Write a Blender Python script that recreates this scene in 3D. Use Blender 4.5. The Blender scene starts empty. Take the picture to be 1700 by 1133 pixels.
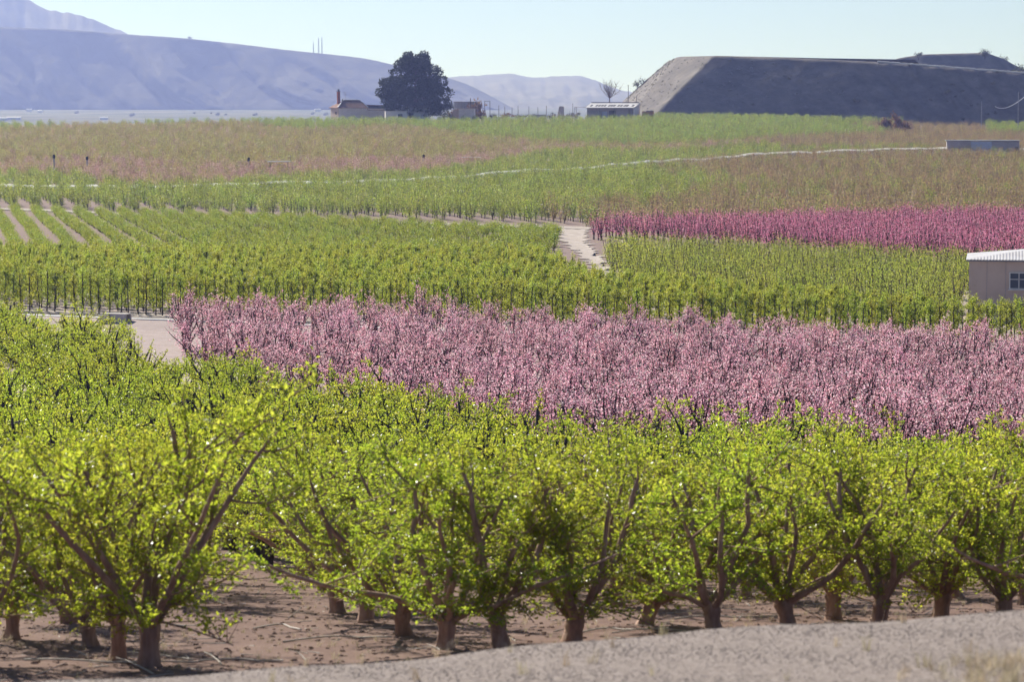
import bpy, math, random
import numpy as np
from mathutils import Vector

# ------------------------------------------------------------------ camera, sky, sun, exposure
scene = bpy.context.scene
COL = scene.collection
R = math.radians
F = 4722.0                      # 100 mm lens on a 36 mm sensor, in pixels of a 1700 wide picture
PITCH = math.atan((566.5 - 150.0) / F)

cam = bpy.data.cameras.new("camera")
cam.lens = 100.0
cam.sensor_width = 36.0
cam.clip_start = 0.5
cam.clip_end = 60000.0
cam.dof.use_dof = True
cam.dof.focus_distance = 190.0
cam.dof.aperture_fstop = 3.2
cam_ob = bpy.data.objects.new("camera", cam)
cam_ob.location = (0, 0, 0)
cam_ob.rotation_euler = (math.pi / 2 - PITCH, 0, 0)
COL.objects.link(cam_ob)
scene.camera = cam_ob

SUN_EL, SUN_AZ = R(33.0), R(-31.0)       # azimuth from +Y towards +X
world = bpy.data.worlds.new("World")
scene.world = world
world.use_nodes = True
wn = world.node_tree
wn.nodes.clear()
wo = wn.nodes.new("ShaderNodeOutputWorld")
wb = wn.nodes.new("ShaderNodeBackground")
ws = wn.nodes.new("ShaderNodeTexSky")
ws.sky_type = 'NISHITA'
ws.sun_disc = False
ws.sun_elevation = SUN_EL
ws.sun_rotation = SUN_AZ
ws.altitude = 300
ws.air_density = 0.6
ws.dust_density = 0.0
ws.ozone_density = 3.6
wb.inputs["Strength"].default_value = 0.060
wn.links.new(ws.outputs[0], wb.inputs[0])
wn.links.new(wb.outputs[0], wo.inputs[0])

sun = bpy.data.lights.new("sun", 'SUN')
sun.energy = 4.9
sun.angle = R(0.53)
sun.color = (1.0, 0.95, 0.89)
sun_ob = bpy.data.objects.new("sun", sun)
sd = Vector((math.sin(SUN_AZ) * math.cos(SUN_EL), math.cos(SUN_AZ) * math.cos(SUN_EL), math.sin(SUN_EL)))
sun_ob.rotation_euler = sd.to_track_quat('Z', 'Y').to_euler()
COL.objects.link(sun_ob)

scene.view_settings.view_transform = 'Standard'
scene.view_settings.look = 'None'
scene.view_settings.gamma = 1.0
scene.view_settings.use_curve_mapping = False
scene.view_settings.exposure = 0.56
cy = scene.cycles
cy.max_bounces = 6
cy.diffuse_bounces = 3
cy.glossy_bounces = 2
cy.transmission_bounces = 4
cy.transparent_max_bounces = 6
cy.volume_bounces = 0
cy.sample_clamp_indirect = 4.0
cy.use_denoising = True

# ------------------------------------------------------------------ projection helpers (world <-> photograph)
CP, SP = math.cos(PITCH), math.sin(PITCH)


def ray(px, py):
    x = (px - 850.0) / F
    y = (566.5 - py) / F
    return np.array([x, CP + y * SP, -SP + y * CP])


def at(px, py, d):
    """the point at depth Y = d on the line of sight through a pixel"""
    r = ray(px, py)
    return r * (d / r[1])


def plan(px, d):
    return ((px - 850.0) / F * d * CP * 1.0, d)


# ------------------------------------------------------------------ terrain
def table(pts, smooth, y1=20000, step=1.0):
    ys = np.arange(0, 2600, step)
    p = np.array(pts, float)
    v = np.interp(ys, p[:, 0], p[:, 1])
    k = np.ones(smooth) / smooth
    pad = np.concatenate([np.full(smooth, v[0]), v, np.full(smooth, v[-1])])
    for _ in range(2):
        pad = np.convolve(pad, k, mode='same')
    return ys, pad[smooth:-smooth]


UP = table([(0, 15), (186, 15), (240, 15.7), (300, 16.6), (350, 17.0), (400, 17.4), (500, 17.0), (600, 16.0),
            (750, 13.5), (900, 10.2), (960, 10.0), (1050, 11.0), (1400, 22), (2500, 34), (20000, 36)], 25)
LOW = table([(0, 5.2), (27, 6.25), (37, 7.4), (45, 8.35), (60, 10.3), (80, 12.3), (120, 14.8), (160, 15.8), (200, 16.0),
             (2600, 16.0)], 7)


def sstep(a, b, x):
    t = np.clip((x - a) / (b - a), 0, 1)
    return t * t * (3 - 2 * t)


def wall_y(X):
    return 175.0 - 0.48 * np.clip(X, -60, 60)


def hills_noise(X, Y):
    return (np.sin(X * 0.13 + 1.3) * np.cos(Y * 0.11) + 0.6 * np.sin(X * 0.31 + Y * 0.23) + 0.5 * np.cos(X * 0.07 - Y * 0.05 + 2))


def height(X, Y):
    X = np.asarray(X, float)
    Y = np.asarray(Y, float)
    up = np.interp(Y, UP[0], UP[1])
    lo = np.interp(Y, LOW[0], LOW[1]) + np.where(X > 0, 0.010, 0.022) * np.clip(X, -45, 45) * sstep(70, 140, Y)
    up = up + sstep(500, 850, Y) * (1 - sstep(1100, 2000, Y)) * (1.7 * sstep(20, 170, -X) + 1.9 * sstep(60, 170, X))
    t = sstep(-4.2, 0.3, Y - wall_y(X))
    h = lo * (1 - t) + up * t
    h = h + 0.05 * hills_noise(X, Y) * sstep(28, 40, Y) * (1 - sstep(140, 160, Y)) + 0.12 * hills_noise(X * .5, Y * .5) * sstep(230, 300, Y)
    # the gravel bank in front of the orchard
    edge = 25.0 + 0.25 * np.sin(X * 1.1) + 0.12 * np.sin(X * 2.9 + 1)
    hb = 2.06 + 0.116 * Y - 0.085 * 9 * np.tanh(X / 9) + 0.008 * np.sin(X * 3.1 + Y * 2.2)
    hb = np.maximum(hb, 1.55)
    tb = sstep(0.0, 2.6, Y - edge)
    h = hb * (1 - tb) + h * tb
    return h


def gz(X, Y):
    return -height(X, Y)


def inpoly(P, poly):
    x, y = P[:, 0], P[:, 1]
    poly = np.array(poly, float)
    n = len(poly)
    inside = np.zeros(len(P), bool)
    j = n - 1
    for i in range(n):
        xi, yi = poly[i]
        xj, yj = poly[j]
        c = ((yi > y) != (yj > y)) & (x < (xj - xi) * (y - yi) / (yj - yi + 1e-12) + xi)
        inside ^= c
        j = i
    return inside


# ------------------------------------------------------------------ materials
MATS = {}


def new_mat(name):
    m = bpy.data.materials.new(name)
    m.use_nodes = True
    m.node_tree.nodes.clear()
    MATS[name] = m
    return m, m.node_tree.nodes, m.node_tree.links


def ramp(nd, stops):
    r = nd.new("ShaderNodeValToRGB")
    e = r.color_ramp.elements
    while len(e) < len(stops):
        e.new(0.5)
    for k, (p, c) in enumerate(stops):
        e[k].position = p
        e[k].color = (*c, 1)
    return r


def rough_mat(name, stops, scale=3.0, detail=6.0, rough=0.9, bump=0.3, bdist=0.02, bscale=None, coord='Object', stretch=(1, 1, 1), spec=0.2, rand=0.0, metal=0.0):
    m, nd, ln = new_mat(name)
    out = nd.new("ShaderNodeOutputMaterial")
    b = nd.new("ShaderNodeBsdfPrincipled")
    tc = nd.new("ShaderNodeTexCoord")
    mp = nd.new("ShaderNodeMapping")
    mp.inputs["Scale"].default_value = stretch
    n1 = nd.new("ShaderNodeTexNoise")
    n1.inputs["Scale"].default_value = scale
    n1.inputs["Detail"].default_value = detail
    n1.inputs["Roughness"].default_value = 0.65
    r = ramp(nd, stops)
    ln.new(tc.outputs[coord], mp.inputs[0])
    ln.new(mp.outputs[0], n1.inputs["Vector"])
    ln.new(n1.outputs["Fac"], r.inputs[0])
    col = r.outputs[0]
    if rand > 0:
        oi = nd.new("ShaderNodeObjectInfo")
        hs = nd.new("ShaderNodeHueSaturation")
        mr = nd.new("ShaderNodeMapRange")
        mr.inputs[3].default_value = 1 - rand
        mr.inputs[4].default_value = 1 + rand
        ln.new(oi.outputs["Random"], mr.inputs[0])
        ln.new(mr.outputs[0], hs.inputs["Value"])
        ln.new(col, hs.inputs["Color"])
        col = hs.outputs[0]
    ln.new(col, b.inputs["Base Color"])
    b.inputs["Roughness"].default_value = rough
    b.inputs["Specular IOR Level"].default_value = spec
    b.inputs["Metallic"].default_value = metal
    if bump > 0:
        n2 = nd.new("ShaderNodeTexNoise")
        n2.inputs["Scale"].default_value = bscale or scale * 4
        n2.inputs["Detail"].default_value = 5
        ln.new(mp.outputs[0], n2.inputs["Vector"])
        bp = nd.new("ShaderNodeBump")
        bp.inputs["Strength"].default_value = bump
        bp.inputs["Distance"].default_value = bdist
        ln.new(n2.outputs["Fac"], bp.inputs["Height"])
        ln.new(bp.outputs[0], b.inputs["Normal"])
    ln.new(b.outputs[0], out.inputs[0])
    return m


def leaf_mat(name, cols, trans, rough=0.38, spec=0.5, tmix=0.5, rand=0.25, hue=0.02):
    """thin leaf or petal: cols over the per-leaf value, light passing through tinted by trans"""
    m, nd, ln = new_mat(name)
    out = nd.new("ShaderNodeOutputMaterial")
    b = nd.new("ShaderNodeBsdfPrincipled")
    t = nd.new("ShaderNodeBsdfTranslucent")
    mx = nd.new("ShaderNodeMixShader")
    a = nd.new("ShaderNodeAttribute")
    a.attribute_name = "v"
    r1 = ramp(nd, cols)
    r2 = ramp(nd, trans)
    oi = nd.new("ShaderNodeObjectInfo")
    for r, sock in ((r1, b.inputs["Base Color"]), (r2, t.inputs["Color"])):
        ln.new(a.outputs["Fac"], r.inputs[0])
        hs = nd.new("ShaderNodeHueSaturation")
        mr = nd.new("ShaderNodeMapRange")
        mr.inputs[3].default_value = 1 - rand
        mr.inputs[4].default_value = 1 + rand
        mh = nd.new("ShaderNodeMapRange")
        mh.inputs[3].default_value = 0.5 - hue
        mh.inputs[4].default_value = 0.5 + hue
        mul = nd.new("ShaderNodeMath")
        mul.operation = 'MULTIPLY'
        mul.inputs[1].default_value = 7.31
        fr = nd.new("ShaderNodeMath")
        fr.operation = 'FRACT'
        ln.new(oi.outputs["Random"], mr.inputs[0])
        ln.new(oi.outputs["Random"], mul.inputs[0])
        ln.new(mul.outputs[0], fr.inputs[0])
        ln.new(fr.outputs[0], mh.inputs[0])
        ln.new(mr.outputs[0], hs.inputs["Value"])
        ln.new(mh.outputs[0], hs.inputs["Hue"])
        ln.new(r.outputs[0], hs.inputs["Color"])
        ln.new(hs.outputs[0], sock)
    b.inputs["Roughness"].default_value = rough
    b.inputs["Specular IOR Level"].default_value = spec
    mx.inputs[0].default_value = tmix
    ln.new(b.outputs[0], mx.inputs[1])
    ln.new(t.outputs[0], mx.inputs[2])
    ln.new(mx.outputs[0], out.inputs[0])
    return m


# leaves
leaf_mat("leaf_lime", [(0, (0.07, 0.10, 0.012)), (0.6, (0.11, 0.145, 0.018)), (1, (0.16, 0.19, 0.03))],
         [(0, (0.31, 0.41, 0.03)), (0.6, (0.60, 0.69, 0.05)), (1, (0.80, 0.81, 0.11))], rough=0.34, spec=0.5, tmix=0.62, rand=0.18, hue=0.018)
leaf_mat("leaf_trellis", [(0, (0.04, 0.075, 0.012)), (0.6, (0.07, 0.115, 0.016)), (1, (0.12, 0.15, 0.03))],
         [(0, (0.30, 0.38, 0.04)), (0.6, (0.54, 0.60, 0.07)), (1, (0.70, 0.70, 0.14))], tmix=0.64, rand=0.18)
leaf_mat("leaf_block", [(0, (0.04, 0.07, 0.014)), (0.6, (0.07, 0.105, 0.02)), (1, (0.12, 0.14, 0.035))],
         [(0, (0.26, 0.33, 0.04)), (0.6, (0.46, 0.53, 0.07)), (1, (0.62, 0.62, 0.14))], tmix=0.6, rand=0.2)
leaf_mat("leaf_row", [(0, (0.05, 0.085, 0.016)), (0.6, (0.09, 0.13, 0.025)), (1, (0.14, 0.17, 0.04))],
         [(0, (0.22, 0.32, 0.03)), (0.6, (0.42, 0.5, 0.05)), (1, (0.55, 0.56, 0.09))], tmix=0.55, rand=0.15)
leaf_mat("leaf_upland", [(0, (0.05, 0.08, 0.018)), (0.6, (0.085, 0.125, 0.025)), (1, (0.14, 0.155, 0.04))],
         [(0, (0.25, 0.34, 0.045)), (0.6, (0.42, 0.52, 0.07)), (1, (0.60, 0.60, 0.13))], tmix=0.56, rand=0.28)
leaf_mat("leaf_crest", [(0, (0.05, 0.085, 0.016)), (0.6, (0.085, 0.13, 0.025)), (1, (0.13, 0.16, 0.04))],
         [(0, (0.24, 0.36, 0.05)), (0.6, (0.42, 0.54, 0.08)), (1, (0.55, 0.6, 0.12))], tmix=0.55, rand=0.2)
leaf_mat("leaf_tan", [(0, (0.16, 0.10, 0.05)), (0.4, (0.17, 0.15, 0.04)), (1, (0.24, 0.22, 0.05))],
         [(0, (0.48, 0.33, 0.20)), (0.4, (0.50, 0.46, 0.13)), (1, (0.56, 0.58, 0.13))], tmix=0.5, rand=0.25, hue=0.03)
leaf_mat("leaf_bronze", [(0, (0.12, 0.055, 0.045)), (0.5, (0.12, 0.085, 0.04)), (1, (0.13, 0.13, 0.03))],
         [(0, (0.48, 0.26, 0.20)), (0.5, (0.50, 0.40, 0.17)), (1, (0.54, 0.54, 0.13))], tmix=0.58, rand=0.25, hue=0.03)
leaf_mat("petal_pink", [(0, (0.64, 0.23, 0.32)), (0.5, (0.80, 0.44, 0.52)), (1, (0.90, 0.74, 0.78))],
         [(0, (0.90, 0.35, 0.49)), (0.5, (0.96, 0.57, 0.67)), (1, (0.98, 0.84, 0.88))], rough=0.6, spec=0.2, tmix=0.58, rand=0.12, hue=0.012)
leaf_mat("petal_crimson", [(0, (0.42, 0.10, 0.18)), (0.5, (0.60, 0.20, 0.31)), (1, (0.72, 0.42, 0.50))],
         [(0, (0.72, 0.16, 0.32)), (0.5, (0.86, 0.32, 0.48)), (1, (0.92, 0.56, 0.66))], rough=0.6, spec=0.2, tmix=0.45, rand=0.15, hue=0.015)
leaf_mat("petal_faded", [(0, (0.28, 0.14, 0.12)), (0.5, (0.40, 0.25, 0.20)), (1, (0.50, 0.38, 0.34))],
         [(0, (0.58, 0.30, 0.28)), (0.5, (0.68, 0.46, 0.36)), (1, (0.80, 0.62, 0.56))], rough=0.6, spec=0.2, tmix=0.45, rand=0.2, hue=0.03)
leaf_mat("needle", [(0, (0.014, 0.026, 0.010)), (0.6, (0.024, 0.042, 0.015)), (1, (0.045, 0.062, 0.024))],
         [(0, (0.03, 0.05, 0.015)), (1, (0.08, 0.10, 0.03))], rough=0.6, spec=0.2, tmix=0.25, rand=0.05)
leaf_mat("leaf_scrub", [(0, (0.03, 0.035, 0.02)), (1, (0.085, 0.08, 0.045))], [(0, (0.06, 0.07, 0.03)), (1, (0.14, 0.13, 0.06))],
         rough=0.7, spec=0.1, tmix=0.3)
leaf_mat("leaf_dry", [(0, (0.14, 0.08, 0.05)), (1, (0.30, 0.19, 0.12))], [(0, (0.2, 0.11, 0.07)), (1, (0.4, 0.26, 0.16))], rough=0.8, spec=0.1, tmix=0.3)
leaf_mat("straw", [(0, (0.34, 0.27, 0.17)), (1, (0.6, 0.52, 0.38))], [(0, (0.4, 0.32, 0.2)), (1, (0.7, 0.6, 0.42))], rough=0.6, spec=0.3, tmix=0.4)
rough_mat("bark_near", [(0.25, (0.19, 0.115, 0.088)), (0.5, (0.36, 0.235, 0.185)), (0.75, (0.52, 0.38, 0.31))], scale=9, bump=0.9, bdist=0.03, bscale=16, stretch=(1, 1, 0.25), rand=0.15)
rough_mat("bark_dark", [(0.3, (0.045, 0.034, 0.036)), (0.7, (0.12, 0.09, 0.088))], scale=6, bump=0.4, stretch=(1, 1, 0.3), rand=0.25)
rough_mat("bark_pale", [(0.3, (0.16, 0.11, 0.09)), (0.7, (0.30, 0.22, 0.18))], scale=4, bump=0.0, rand=0.25)

# ground: reddish soil near by, paler pinkish earth on the lower terrace, darkened beyond for the shade between tree rows ("soil" sets the mix)
m, nd, ln = new_mat("soil")
out = nd.new("ShaderNodeOutputMaterial")
b = nd.new("ShaderNodeBsdfPrincipled")
b.inputs["Roughness"].default_value = 0.95
b.inputs["Specular IOR Level"].default_value = 0.15
geo = nd.new("ShaderNodeNewGeometry")
n1 = nd.new("ShaderNodeTexNoise"); n1.inputs["Scale"].default_value = 0.9; n1.inputs["Detail"].default_value = 9; n1.inputs["Roughness"].default_value = 0.7
n2 = nd.new("ShaderNodeTexNoise"); n2.inputs["Scale"].default_value = 14; n2.inputs["Detail"].default_value = 6; n2.inputs["Roughness"].default_value = 0.75
n3 = nd.new("ShaderNodeTexNoise"); n3.inputs["Scale"].default_value = 0.004; n3.inputs["Detail"].default_value = 5
for n in (n1, n2, n3):
    ln.new(geo.outputs["Position"], n.inputs["Vector"])
at_ = nd.new("ShaderNodeAttribute"); at_.attribute_name = "soil"
sepc = nd.new("ShaderNodeSeparateColor")
ln.new(at_.outputs["Color"], sepc.inputs[0])
red = ramp(nd, [(0.3, (0.09, 0.045, 0.034)), (0.5, (0.165, 0.092, 0.07)), (0.7, (0.28, 0.185, 0.145))])
pale = ramp(nd, [(0.3, (0.34, 0.265, 0.245)), (0.5, (0.46, 0.375, 0.35)), (0.7, (0.58, 0.49, 0.46))])
grav = ramp(nd, [(0.35, (0.20, 0.163, 0.145)), (0.5, (0.285, 0.238, 0.215)), (0.65, (0.40, 0.345, 0.315))])
plainc = ramp(nd, [(0.40, (0.06, 0.07, 0.035)), (0.5, (0.17, 0.165, 0.105)), (0.58, (0.08, 0.10, 0.045))])
mixn = nd.new("ShaderNodeMixRGB"); mixn.inputs[0].default_value = 0.5
ln.new(n1.outputs["Fac"], mixn.inputs[1]); ln.new(n2.outputs["Fac"], mixn.inputs[2])
for r_ in (red, pale):
    ln.new(mixn.outputs[0], r_.inputs[0])
ln.new(n2.outputs["Fac"], grav.inputs[0])
ln.new(n3.outputs["Fac"], plainc.inputs[0])
prev = red.outputs[0]
for k, r_ in ((0, pale), (1, grav), (2, plainc)):
    mm = nd.new("ShaderNodeMixRGB")
    ln.new(sepc.outputs[k], mm.inputs[0])
    ln.new(prev, mm.inputs[1])
    ln.new(r_.outputs[0], mm.inputs[2])
    prev = mm.outputs[0]
ln.new(prev, b.inputs["Base Color"])
bp = nd.new("ShaderNodeBump"); bp.inputs["Strength"].default_value = 0.7; bp.inputs["Distance"].default_value = 0.03
ln.new(mixn.outputs[0], bp.inputs["Height"])
ln.new(bp.outputs[0], b.inputs["Normal"])
ln.new(b.outputs[0], out.inputs[0])

rough_mat("track", [(0.3, (0.36, 0.30, 0.26)), (0.55, (0.52, 0.45, 0.40)), (0.75, (0.64, 0.58, 0.52))], scale=0.8, detail=9, bump=0.4, bdist=0.04, bscale=8)
rough_mat("concrete", [(0.3, (0.50, 0.46, 0.43)), (0.7, (0.68, 0.64, 0.60))], scale=1.2, bump=0.3, bdist=0.01)
rough_mat("concrete_pale", [(0.3, (0.56, 0.52, 0.49)), (0.7, (0.78, 0.74, 0.71))], scale=0.9, bump=0.2, bdist=0.02)
rough_mat("concrete_white", [(0.3, (0.72, 0.71, 0.68)), (0.7, (0.88, 0.87, 0.85))], scale=0.5, bump=0.2, bdist=0.02)
rough_mat("stone_pale", [(0.3, (0.30, 0.25, 0.23)), (0.55, (0.44, 0.385, 0.36)), (0.75, (0.55, 0.50, 0.47))], scale=1.6, bump=0.6, bdist=0.04)
rough_mat("plaster_white", [(0.3, (0.72, 0.69, 0.66)), (0.7, (0.86, 0.84, 0.82))], scale=0.7, bump=0.1)
rough_mat("plaster_cream", [(0.3, (0.52, 0.42, 0.34)), (0.7, (0.66, 0.56, 0.47))], scale=0.7, bump=0.1)
rough_mat("plaster_beige", [(0.3, (0.60, 0.485, 0.42)), (0.7, (0.68, 0.565, 0.49))], scale=0.8, bump=0.15)
rough_mat("plaster_grey", [(0.3, (0.42, 0.385, 0.39)), (0.7, (0.54, 0.50, 0.505))], scale=0.8, bump=0.15)
rough_mat("panel_blue", [(0.3, (0.50, 0.56, 0.70)), (0.7, (0.58, 0.64, 0.78))], scale=0.8, bump=0.05, rough=0.5)
rough_mat("roof_tile", [(0.3, (0.20, 0.11, 0.08)), (0.7, (0.36, 0.22, 0.17))], scale=2.5, bump=0.5, bdist=0.05)
rough_mat("roof_dark", [(0.3, (0.07, 0.06, 0.065)), (0.7, (0.14, 0.12, 0.125))], scale=1.5, bump=0.3)
rough_mat("roof_sheet", [(0.3, (0.60, 0.57, 0.56)), (0.7, (0.80, 0.78, 0.77))], scale=0.6, bump=0.05, rough=0.45, spec=0.5)
rough_mat("brick_red", [(0.3, (0.30, 0.09, 0.055)), (0.7, (0.42, 0.15, 0.09))], scale=4, bump=0.3)
rough_mat("sheet_grey", [(0.3, (0.28, 0.30, 0.33)), (0.7, (0.40, 0.42, 0.45))], scale=0.9, bump=0.05, rough=0.5)
rough_mat("wood_dark", [(0.3, (0.05, 0.045, 0.045)), (0.7, (0.11, 0.10, 0.10))], scale=2, bump=0.2)
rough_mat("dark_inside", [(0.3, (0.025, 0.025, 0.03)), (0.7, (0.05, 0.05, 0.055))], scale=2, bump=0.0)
rough_mat("orange_box", [(0.3, (0.55, 0.25, 0.11)), (0.7, (0.66, 0.33, 0.16))], scale=1, bump=0.05)
rough_mat("hose_pale", [(0.3, (0.42, 0.37, 0.33)), (0.7, (0.60, 0.55, 0.50))], scale=2, bump=0.0, rough=0.6)
rough_mat("hose_white", [(0.3, (0.75, 0.75, 0.78)), (0.7, (0.85, 0.85, 0.88))], scale=2, bump=0.0, rough=0.4, spec=0.5)
rough_mat("pebble", [(0.3, (0.23, 0.19, 0.17)), (0.5, (0.34, 0.29, 0.26)), (0.7, (0.50, 0.44, 0.40))], scale=0.7, bump=0.2, rand=0.15)
rough_mat("clod", [(0.3, (0.17, 0.10, 0.075)), (0.7, (0.36, 0.25, 0.20))], scale=1.7, bump=0.4, rand=0.3)
rough_mat("mound_earth", [(0.3, (0.13, 0.115, 0.105)), (0.5, (0.19, 0.17, 0.155)), (0.7, (0.27, 0.24, 0.215))], scale=0.12, detail=9, bump=0.4, bdist=0.35, bscale=0.6)
rough_mat("sunlit_edge", [(0.3, (0.55, 0.53, 0.5)), (0.7, (0.75, 0.73, 0.7))], scale=0.5, bump=0.3, bdist=0.05)  # pale tone standing in for sunlight on the mound's top edge
rough_mat("ridge_earth", [(0.35, (0.045, 0.045, 0.038)), (0.5, (0.07, 0.066, 0.052)), (0.68, (0.105, 0.096, 0.074))], scale=0.01, detail=10, bump=0.5, bdist=12, bscale=0.02)
rough_mat("mountain_earth", [(0.35, (0.08, 0.085, 0.06)), (0.68, (0.19, 0.17, 0.13))], scale=0.002, detail=10, bump=0.5, bdist=30, bscale=0.006)
rough_mat("steel", [(0.3, (0.22, 0.22, 0.24)), (0.7, (0.34, 0.34, 0.36))], scale=2, bump=0.0, rough=0.5)

m, nd, ln = new_mat("window_glass")
out = nd.new("ShaderNodeOutputMaterial")
b = nd.new("ShaderNodeBsdfPrincipled")
b.inputs["Base Color"].default_value = (0.10, 0.12, 0.16, 1)
b.inputs["Roughness"].default_value = 0.2
b.inputs["Specular IOR Level"].default_value = 0.3
ln.new(b.outputs[0], out.inputs[0])


# ------------------------------------------------------------------ object helpers
def tag(o, label=None, cat=None, group=None, kind=None):
    if label: o["label"] = label
    if cat: o["category"] = cat
    if group: o["group"] = group
    if kind: o["kind"] = kind
    return o


def empty(name, loc, rz=0.0):
    o = bpy.data.objects.new(name, None)
    o.location = loc
    o.rotation_euler = (0, 0, rz)
    o.empty_display_size = 0.2
    COL.objects.link(o)
    return o


class MB:
    """collects vertices and faces, then becomes one mesh"""
    def __init__(self):
        self.v, self.f, self.mi, self.sm, self.a = [], [], [], [], []
        self.n = 0

    def add(self, verts, faces, mat=0, smooth=False, val=None):
        verts = np.asarray(verts, float)
        faces = np.asarray(faces, int)
        self.v.append(verts)
        self.f.append(faces + self.n)
        self.mi.append(np.full(len(faces), mat))
        self.sm.append(np.full(len(faces), smooth))
        self.a.append(np.full(len(verts), 0.5) if val is None else np.asarray(val, float))
        self.n += len(verts)

    def box(self, c, s, rz=0.0, mat=0):
        x, y, z = [q / 2 for q in s]
        V = np.array([(-x, -y, -z), (x, -y, -z), (x, y, -z), (-x, y, -z), (-x, -y, z), (x, -y, z), (x, y, z), (-x, y, z)])
        if rz:
            ca, sa = math.cos(rz), math.sin(rz)
            V = np.stack([V[:, 0] * ca - V[:, 1] * sa, V[:, 0] * sa + V[:, 1] * ca, V[:, 2]], 1)
        self.add(V + np.array(c), [(0, 3, 2, 1), (4, 5, 6, 7), (0, 1, 5, 4), (1, 2, 6, 5), (2, 3, 7, 6), (3, 0, 4, 7)], mat)

    def tube(self, pts, rad, n=5, mat=0, cap=True):
        pts = np.asarray(pts, float)
        rad = np.asarray(rad, float)
        k = len(pts)
        T = np.gradient(pts, axis=0)
        T /= np.linalg.norm(T, axis=1)[:, None] + 1e-9
        ref = np.array([1.0, 0.13, 0.07])
        if abs(T[0] @ ref) > 0.85:
            ref = np.array([0.05, 1.0, 0.1])
        A = np.cross(T, ref)
        A /= np.linalg.norm(A, axis=1)[:, None] + 1e-9
        B = np.cross(T, A)
        ang = np.arange(n) * 2 * math.pi / n
        V = pts[:, None, :] + rad[:, None, None] * (np.cos(ang)[None, :, None] * A[:, None, :] + np.sin(ang)[None, :, None] * B[:, None, :])
        V = V.reshape(-1, 3)
        fs = []
        for i in range(k - 1):
            for j in range(n):
                j2 = (j + 1) % n
                fs.append((i * n + j, i * n + j2, (i + 1) * n + j2, (i + 1) * n + j))
        self.add(V, fs, mat, True)
        if cap and n >= 4:
            c = [(0, 1, 2, 3)] if n == 4 else None
            top = [(k - 1) * n + j for j in range(n)]
            V2 = np.vstack([V[top], pts[-1][None]])
            self.add(V2, [(j, (j + 1) % n, n, n) for j in range(n)], mat, True)

    def leaves(self, P, D, L, W, rng, mat=0, val=None, fold=0.25):
        """folded diamond leaves at P pointing along D"""
        N = len(P)
        D = D / (np.linalg.norm(D, axis=1)[:, None] + 1e-9)
        S = np.cross(D, rng.normal(size=(N, 3)))
        S /= np.linalg.norm(S, axis=1)[:, None] + 1e-9
        U = np.cross(S, D)
        L = np.broadcast_to(L, (N,))[:, None]
        W = np.broadcast_to(W, (N,))[:, None]
        mid = P + D * L * 0.45
        V = np.stack([P, mid + S * W * 0.5 + U * W * fold, P + D * L - U * W * fold * 0.5, mid - S * W * 0.5 + U * W * fold], 1).reshape(-1, 3)
        i = np.arange(N)[:, None] * 4
        fs = np.concatenate([i, i + 1, i + 2, i + 3], 1)
        v = rng.random(N) if val is None else val
        self.add(V, fs, mat, False, np.repeat(v, 4))

    def mesh(self, name, mats):
        V = np.vstack(self.v)
        Fq = np.vstack([f if f.shape[1] == 4 else np.hstack([f, f[:, -1:]]) for f in self.f])
        mi = np.concatenate(self.mi)
        sm = np.concatenate(self.sm)
        tri = Fq[:, 2] == Fq[:, 3]
        counts = np.where(tri, 3, 4)
        starts = np.concatenate([[0], np.cumsum(counts)[:-1]])
        keep = np.ones(Fq.shape, bool)
        keep[tri, 3] = False
        idx = Fq[keep]
        me = bpy.data.meshes.new(name)
        me.vertices.add(len(V))
        me.vertices.foreach_set("co", V.astype(np.float32).ravel())
        me.loops.add(len(idx))
        me.loops.foreach_set("vertex_index", idx.astype(np.int32))
        me.polygons.add(len(Fq))
        me.polygons.foreach_set("loop_start", starts.astype(np.int32))
        me.polygons.foreach_set("material_index", mi.astype(np.int32))
        me.polygons.foreach_set("use_smooth", sm)
        at = me.attributes.new("v", 'FLOAT', 'POINT')
        at.data.foreach_set("value", np.concatenate(self.a).astype(np.float32))
        for mm in ([mats] if isinstance(mats, str) else mats):
            me.materials.append(MATS[mm])
        me.update(calc_edges=True)
        me.validate()
        return me

    def build(self, name, mats, parent=None, loc=None, rz=None):
        o = bpy.data.objects.new(name, self.mesh(name, mats))
        COL.objects.link(o)
        if parent is not None:
            o.parent = parent
        if loc is not None:
            o.location = loc
        if rz is not None:
            o.rotation_euler = (0, 0, rz)
        return o


def boxpart(name, mat, parent, c, s, rz=0.0):
    q = MB()
    q.box(c, s, rz)
    return q.build(name, mat, parent)


# ------------------------------------------------------------------ fields in plan: (column of the photograph, metres away)
def poly(*p):
    return [plan(a, d) for a, d in p]


A_POLY = poly((-150, 46.5), (1850, 46.5), (1850, 76), (1400, 80), (1000, 84), (860, 89), (750, 100), (640, 110), (430, 123), (300, 133), (225, 155), (100, 160), (60, 169), (-150, 174))
B_POLY = poly((290, 171), (420, 176), (640, 177), (850, 172), (1200, 166), (1500, 161.5), (1850, 156), (1850, 79.5), (1400, 83.5), (1000, 87.5), (860, 92.5), (750, 103.5), (640, 113.5), (430, 126.5), (330, 140))
C_POLY = poly((-150, 199), (250, 189.5), (850, 178.5), (1200, 171.5), (1500, 167.5), (1850, 163), (1850, 169), (1600, 173), (1300, 186), (1030, 199), (985, 203), (930, 222), (890, 238), (600, 241), (-150, 244))
D_POLY = poly((1028, 204), (1300, 189), (1602, 176), (1602, 200), (1850, 200), (1850, 224), (1300, 256), (1003, 276), (1016, 250))
E_POLY = poly((978, 322), (1200, 302), (1500, 264), (1850, 232), (1850, 362), (1700, 358), (1200, 340), (978, 333))
F_POLY = poly((-150, 249), (600, 247), (890, 247), (925, 290), (930, 342), (500, 371), (30, 403), (-150, 412))
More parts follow.
